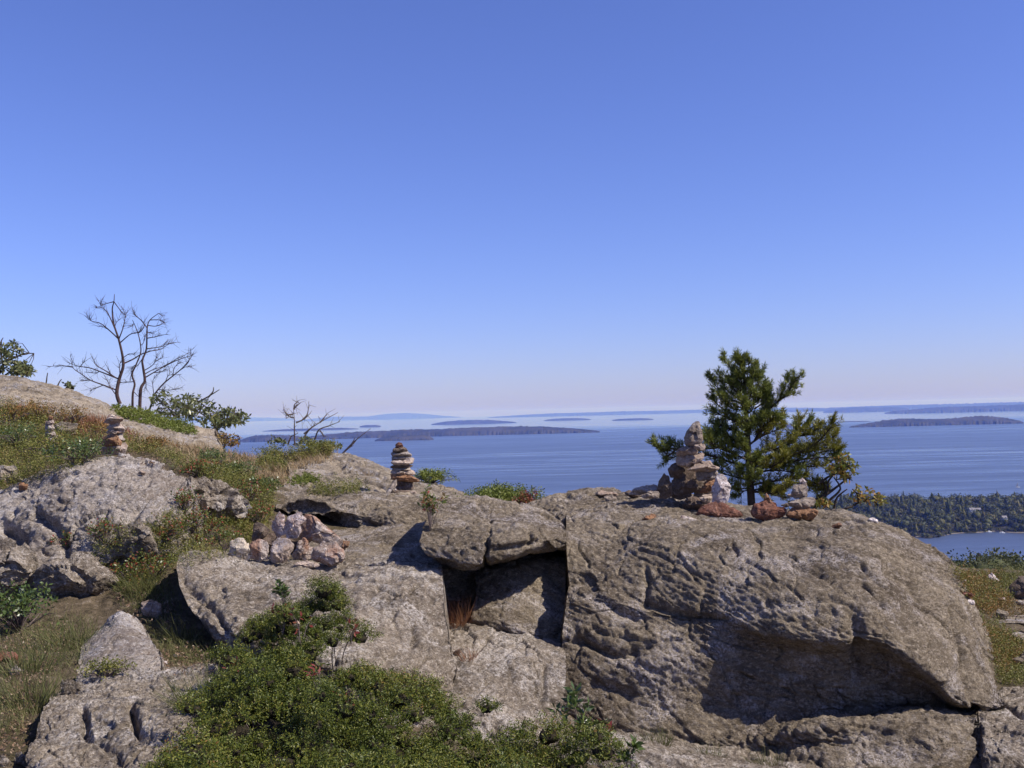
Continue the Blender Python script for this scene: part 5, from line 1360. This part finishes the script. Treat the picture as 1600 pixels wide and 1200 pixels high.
# --- young pine behind the big boulder
rng = np.random.RandomState(17)
Z = lambda p: zz(p, 980, 520, 3.81)
PD = 15.0
pr = empty('pine_tree', tuple(at(1173, 800, PD)), 'young green pine with upswept branches behind the boulder', 'tree')
tk = smooth_line([at(*q, PD) for q in Z([(745,1080),(738,990),(730,850),(720,700),(712,550),(704,400),(697,270),(692,185)])], 5)
V, F = tubes([tk], [np.array([.062, .05, .035, .010])], 8)
obj('trunk', V, F, M['bark'], pr)
BR = [  # limb polyline, width of its spray in zoom px, weight, lit part
 [(700,350),(640,260),(605,200),(580,165)], [(695,260),(672,210),(658,180)], [(697,255),(720,215),(728,185)], [(700,330),(740,280),(765,235)], [(702,380),(770,330),(800,265)], [(703,360),(660,300),(640,250)],
 [(705,440),(600,400),(540,340),(502,280)], [(705,420),(640,370),(590,330),(550,260)], [(704,400),(650,350),(610,300)], [(708,520),(600,470),(540,430),(508,390)], [(706,470),(640,440),(560,400)],
 [(712,560),(800,500),(880,430),(950,370),(1012,265)], [(800,500),(850,430),(835,350)], [(880,430),(930,350),(950,290)], [(900,410),(960,370),(1000,330)], [(708,450),(770,400),(830,340)], [(760,450),(800,410),(830,360)],
 [(715,560),(630,530),(570,500),(515,490)], [(715,620),(640,590),(580,570),(530,560)], [(716,640),(650,640),(600,610),(560,600)], [(712,590),(760,540),(830,500),(880,510)],
 [(718,680),(800,620),(870,560),(920,515)], [(790,630),(850,600),(920,570)], [(760,650),(810,560),(860,530)], [(725,720),(830,690),(940,640),(1010,580),(1042,500)], [(940,640),(1020,600),(1080,530)], [(980,620),(1080,600),(1150,570)],
 [(735,810),(850,780),(980,720),(1100,670),(1180,600),(1230,535)], [(1100,670),(1180,650),(1240,615)], [(1000,720),(1100,700),(1180,690),(1240,680)], [(850,780),(940,720),(1040,690)], [(730,740),(820,720),(920,690),(1000,660)],
 [(738,830),(860,800),(1000,770),(1130,750),(1250,745)], [(900,790),(1000,800),(1100,800),(1180,790)], [(1050,765),(1150,720),(1230,710)], [(738,860),(840,830),(940,830),(1020,850)],
 [(722,760),(630,720),(560,680),(480,650),(450,630)], [(620,715),(560,650),(495,610)], [(560,680),(500,690),(450,690)], [(728,790),(620,770),(540,740),(440,720),(330,690),(260,665)], [(440,720),(330,720),(240,760)], [(330,690),(240,690),(170,668)], [(300,690),(260,720),(200,700)],
 [(735,880),(650,860),(580,840),(530,800)], [(738,900),(660,890),(600,900)], [(740,940),(700,930),(660,940)], [(742,920),(830,900),(950,885),(1060,870)], [(950,885),(1050,910),(1180,930)], [(742,940),(820,930),(900,950)], [(1060,870),(1130,900),(1170,960)], [(730,840),(760,800),(740,780)], [(742,950),(780,960),(860,930)],
 [(725,700),(670,690),(610,660)], [(725,720),(680,740),(600,780)], [(730,770),(780,750),(830,760)], [(714,610),(690,560),(650,540)], [(708,500),(740,470),(760,420)],
]
nd = {0: [], 1: []}; ln, rd = [], []
def needle_tufts(T, A, lit):
    k = 24; n = len(T)
    P = np.repeat(T, k, 0) + np.repeat(unit(A), k, 0) * rng.uniform(-.05, .02, (n * k, 1))
    D = np.repeat(unit(A), k, 0) * 0.75 + unit(rng.normal(size=(n * k, 3))) * .75
    nd[lit].append(leafquads(P, D, rng.uniform(.05, .09, n * k), .0090, rng))
zt = to_px(tk)
BR += [[b[0]] + [(x + rng.normal() * 16, y + rng.normal() * 14 + 8) for x, y in b[1:]] for b in BR[3:] if rng.rand() < .3]
for k in range(18):    # limbs that come towards the viewer and hide the trunk
    t = k / 18; i = int(len(tk) * (.22 + .72 * t)); zx, zy = (zt[i, 0] - 980) * 3.81, (zt[i, 1] - 520) * 3.81
    w = (1 - t) * 150 + 25; a = rng.uniform(-1, 1)
    BR.append([(zx, zy), (zx + a * w * .6, zy - 10 + 20 * (1 - t)), (zx + a * w, zy - 40 * t - rng.uniform(10, 40))])
for ib, b in enumerate(BR):
    q = branch3(Z(b), PD, rng, .02, .55)
    if ib >= len(BR) - 18: q = q + np.array([0, -1, 0]) * (rng.uniform(.25, .6) * (1.15 - (ib - len(BR) + 18) / 18) * np.linspace(0, 1, len(q)))[:, None]
    pool = np.concatenate([tk] + ln) if ln else tk
    pp = to_px(pool); k = np.argmin(((pp - np.array(Z(b)[0])) ** 2).sum(1)); q = q + (pool[k] - q[0]) * np.linspace(1, .6, len(q))[:, None]
    L = np.linalg.norm(np.diff(q, axis=0), axis=1).sum()
    ln.append(q); rd.append(np.array([.010 + .012 * L, .005]))
    T, A = [], []
    seg = np.cumsum(np.concatenate([[0], np.linalg.norm(np.diff(q, axis=0), axis=1)]))
    s = seg[-1] * 0.22
    while s < seg[-1]:
        p = np.array([np.interp(s, seg, q[:, i]) for i in range(3)]); i = min(len(q) - 2, np.searchsorted(seg, s))
        d = unit(q[i + 1] - q[i])
        rem = 1 - s / seg[-1]
        for _ in range(2):
            side = unit(rng.normal(size=3) * np.array([.9, 1.2, .55]))
            dr = unit(d * .75 + side * .75 + [0, 0, .35]); l = rng.uniform(.06, .15) + .16 * rem * min(1, L)
            e = p + dr * l
            ln_ = np.array([p, p + dr * l * .5 + [0, 0, -.005], e]); ln.append(ln_); rd.append(np.array([.006, .003]))
            m_ = max(1, int(l / .075))
            for j in range(m_): T.append(p + dr * l * (j + 1) / m_); A.append(dr * .6 + [0, 0, .5] + rng.normal(size=3) * .15)
        s += .064
    for _ in range(3):     # upright candles at the tip
        e = unit(unit(q[-1] - q[-2]) * .8 + [0, 0, .8] + rng.normal(size=3) * .35) * rng.uniform(.08, .17)
        o_ = q[-1 - rng.randint(0, max(1, len(q) // 3))]
        ln.append(np.array([o_, o_ + e * .5, o_ + e])); rd.append(np.array([.006, .003]))
        for j in (.35, .7, 1.0): T.append(o_ + e * j); A.append(e * 9)
    T.append(q[-1]); A.append(q[-1] - q[-2])
    cx = np.mean([x for x, y in b]); cy = np.mean([y for x, y in b])
    needle_tufts(np.array(T), np.array(A), 1 if (cx > 780 and cy > 560 and rng.rand() < .75) or (cy > 900 and rng.rand() < .5) else 0)  # lower right boughs get the sunlit needle colour
V, F = tubes(ln, rd, 4); obj('branches', V, F, M['bark'], pr)
cv, cf = merge(nd[0]); co = obj('crown', cv, cf, M['pine'], pr, smooth=False)
cv, cf = merge(nd[1]); obj('crown', cv, cf, M['pine_lit'], pr, smooth=False)

# --- small oak with turning leaves, right of the pine
leafy('oak_sapling', [Z([(1215,770),(1240,720),(1300,715),(1370,790),(1375,850),(1330,880),(1280,830)]), Z([(1180,830),(1230,760),(1290,800),(1340,860),(1300,870)]),
  Z([(1290,960),(1340,910),(1420,915),(1520,960),(1525,1020),(1470,1055),(1390,1010)]), Z([(1120,1030),(1140,990),(1190,990),(1205,1030)])],
  14.6, .22, 210, .075, .034, [Z(p) for p in [[(1100,1060),(1190,960),(1200,880),(1260,820),(1320,790)],[(1120,1060),(1230,1060),(1320,1040),(1380,1010),(1460,990)],[(1190,960),(1270,900),(1330,850)],[(1230,1060),(1250,980),(1310,930)],[(1140,900),(1210,850),(1290,830)],[(1200,1000),(1270,930),(1230,860)],[(1110,1000),(1180,950),(1160,860)],[(1380,1010),(1370,960),(1340,930)]]],
  'oakleaf', 'small oak with yellow and orange leaves right of the pine', 'tree', at(1275, 800, 14.6), whorl=5, seed=14)

# --- woods on the slope below and on the headland
def wood(name, C, Rr, mat, label, rng, nu=9, nv=6, leaves=0, q=.2, conif=.22):
    parts = []
    for c, r in zip(C, Rr):
        con = rng.rand() < conif
        th = np.linspace(0, 2 * math.pi, nu, endpoint=False) + rng.rand(); ph = np.linspace(.12, math.pi * .8, nv)
        T, P_ = np.meshgrid(th, ph)
        u = np.stack([np.cos(T) * np.sin(P_), np.sin(T) * np.sin(P_), np.cos(P_)], -1).reshape(-1, 3)
        if con: u = np.stack([u[:, 0] * (1.15 - u[:, 2]) * .5, u[:, 1] * (1.15 - u[:, 2]) * .5, u[:, 2] * 2.0 + .5], 1)
        k = 1 + .45 * pn(u * 1.9 + c * .37, 3)[:, None]
        V = c + u * k * r * (.72 if leaves else 1) * np.array([1, 1, rng.uniform(.75, 1.05)])
        i = np.arange((nv - 1) * nu); a = (i // nu) * nu
        F = np.stack([a + i % nu, a + nu + i % nu, a + nu + (i + 1) % nu, a + (i + 1) % nu], 1)
        cap = np.array([[0, 1, 2, 3], [0, 3, 4, 5], [0, 5, 6, 7]]) if nu >= 8 else np.zeros((0, 4), int)
        parts.append((V, np.concatenate([F, cap])))
        if leaves:
            w = unit(rng.normal(size=(leaves, 3))); w[:, 2] = np.abs(w[:, 2]) * 1.2 - .3
            parts.append(leafquads(c + w * r * (1 + .45 * pn(w * 1.9 + c * .37, 3)[:, None]) * rng.uniform(.85, 1.1, (leaves, 1)), w + rng.normal(size=w.shape) * .8, q * r * rng.uniform(.6, 1.3, leaves), q * r * .7, rng))
    V, F = merge(parts)
    return tag(obj(name, V, F, M[mat], smooth=False), label, 'wood', kind='stuff')
M['wood'] = leaf_mat('autumn_wood_leaves', [(0, (0.020, 0.027, 0.004)), (0.5, (0.058, 0.064, 0.009)), (0.85, (0.11, 0.092, 0.014)), (0.95, (0.15, 0.07, 0.02)), (1, (0.12, 0.05, 0.035))], 0.15, .7)
M['wood_near'] = leaf_mat('slope_wood_leaves', [(0, (0.03, 0.04, 0.016)), (0.5, (0.075, 0.085, 0.03)), (0.85, (0.13, 0.12, 0.045)), (0.95, (0.18, 0.10, 0.04)), (1, (0.16, 0.06, 0.035))], 0.2, .7)
rng = np.random.RandomState(23)
C, Rr = [], []
HG = HV.reshape(26, 90, 3)
for i in range(2000):
    k = 0.262 + rng.rand() * 0.34; s = rng.rand() ** 1.1
    ii = (k - .25) / .65 * 89; i0 = int(ii); a = ii - i0; j0 = min(24, int(s * 25)); fj = s * 25 - j0
    p = (HG[j0, i0] * (1 - a) + HG[j0, min(89, i0 + 1)] * a) * (1 - fj) + (HG[j0 + 1, i0] * (1 - a) + HG[j0 + 1, min(89, i0 + 1)] * a) * fj
    r = (2.8 + 7.5 * rng.rand() ** 2.0) * (.7 if s < .03 else 1)
    C.append(p + [0, 0, r * .75 + (rng.uniform(0, 5) if s > .03 else 0)]); Rr.append(r)
wood('headland_wood', C, Rr, 'wood', 'dense autumn wood covering the headland across the cove', rng, leaves=70, q=.30)
C, Rr = [], []
for i in range(240):
    a, r0 = rng.uniform(.20, .62), rng.uniform(38, 120)
    x, y = math.sin(a) * r0, math.cos(a) * r0
    z = float(ground_z(np.array([x]), np.array([y]))[0])
    top = -y * rng.uniform(.145, .161) - abs(math.sin(a * 37)) * .3
    s = np.clip((top - z) / 2.1, .5, 3.2)
    C.append(np.array([x, y, top - s])); Rr.append(s)
wood('slope_wood', C, Rr, 'wood_near', 'tree tops on the mountainside below the right hand slope', rng, 12, 8, 900, .085, 0)

# --- houses and boats by the headland, a sailboat far out
M['white_paint'] = plain_mat('white_paint', (0.7, 0.68, 0.66), (0.8, 0.79, 0.77), 3)
M['roof'] = plain_mat('grey_roof_shingle', (0.16, 0.15, 0.15), (0.26, 0.24, 0.24), 3)
M['window'] = plain_mat('dark_window', (0.03, 0.035, 0.04), (0.05, 0.05, 0.06), 3, .2)
def box(c, s):
    c = np.array(c); s = np.array(s) / 2
    V = np.array([c + s * np.array([x, y, z]) for z in (-1, 1) for y in (-1, 1) for x in (-1, 1)])
    return V, [[2, 3, 1, 0], [5, 7, 6, 4], [1, 5, 4, 0], [6, 7, 3, 2], [4, 6, 2, 0], [3, 7, 5, 1]]
def house(px, py, d, w, h, label):
    p = at(px, py, d); rt = empty('house', tuple(p), label, 'house', 'houses in the headland wood')
    V, F = box(p + [0, 0, h / 2], (w, 8, h)); obj('wall', V, F, M['white_paint'], rt, smooth=False)
    a = p + [0, 0, h + .02]; e = w / 2 + .5
    V = np.array([a + [-e, -4.6, 0], a + [e, -4.6, 0], a + [e, 4.6, 0], a + [-e, 4.6, 0], a + [-e, 0, 3.4], a + [e, 0, 3.4]])
    obj('roof', V, [[0, 1, 5, 4], [2, 3, 4, 5], [0, 4, 3], [1, 2, 5], [0, 3, 2, 1]], M['roof'], rt, smooth=False)
    for i in (-.3, .0, .3):
        V, F = box(p + [i * w, -4.05, h * .55], (w * .14, .1, h * .32)); obj('window', V, F, M['window'], rt, smooth=False)
house(1519, 805, 1690, 9, 9, 'larger pale house among the headland trees, left of the others')
house(1528, 803, 1730, 8, 7, 'second pale house close to the right of the larger one')
house(1569, 816, 1610, 7, 7, 'white house low near the shore at the right of the headland')
def boat(px, py, L, label, mast, name='motor_boat'):
    rr = ray(px, py); d = SEA / rr[2]; p = rr * d
    rt = empty(name, tuple(p), label, 'boat')
    q = np.linspace(-.5, .5, 9); V = []
    for t in q:
        w = L * .16 * max(.05, 1 - (abs(t + .1) / .62) ** 2.2)
        for s, z in ((-1, .9), (-.7, -.2), (.7, -.2), (1, .9)): V.append(p + [t * L, s * w, z * L * .09 + (L * .02 if t > .3 else 0)])
    F = [[i * 4 + a, i * 4 + a + 1, i * 4 + 5 + a, i * 4 + 4 + a] for i in range(8) for a in range(3)] + [[i * 4 + 3, i * 4, i * 4 + 4, i * 4 + 7] for i in range(8)] + [[0, 1, 2, 3], [35, 34, 33, 32]]
    obj('hull', np.array(V), F, M['white_paint'], rt, smooth=False)
    if mast:
        V, F = tubes([np.array([p, p + [0, 0, L * 1.3]])], [np.array([.12, .08])], 6); obj('mast', V, F, M['white_paint'], rt)
        V = np.array([p + [.15, .02, L * .2], p + [-L * .42, .3, L * .2], p + [.1, .02, L * 1.25]]); obj('sail', V, [[0, 1, 2]], M['roof'], rt, smooth=False)
    else:
        V, F = box(p + [L * .05, 0, L * .15], (L * .3, L * .2, L * .16)); obj('cabin', V, F, M['white_paint'], rt, smooth=False)
boat(1545, 831.5, 9, 'small white motor boat moored left of the other below the headland', False)
boat(1566, 833, 9, 'small white motor boat moored right of the other below the headland', False)
boat(1590.5, 761.5, 10, 'tiny sailing boat alone on the open bay at the far right', True, 'sailing_boat')

# ------------------------------------------------------------------ haze over the bay
m = NT('bay_haze')
pv = m.n('ShaderNodeVolumePrincipled')
pv.inputs['Color'].default_value = (0.18, 0.31, 1.0, 1)
pv.inputs['Absorption Color'].default_value = (1, 1, 1, 1)
pv.inputs['Density'].default_value = 4.8e-5
pv.inputs['Anisotropy'].default_value = 0.0
m.l(pv.outputs[0], m.out.inputs['Volume'])
V, F = box((0, 33000, (SEA - 14 + 190) / 2), (160000, 86000, 190 - (SEA - 14)))
tag(obj('haze', V, F, m.m, smooth=False), kind='stuff')
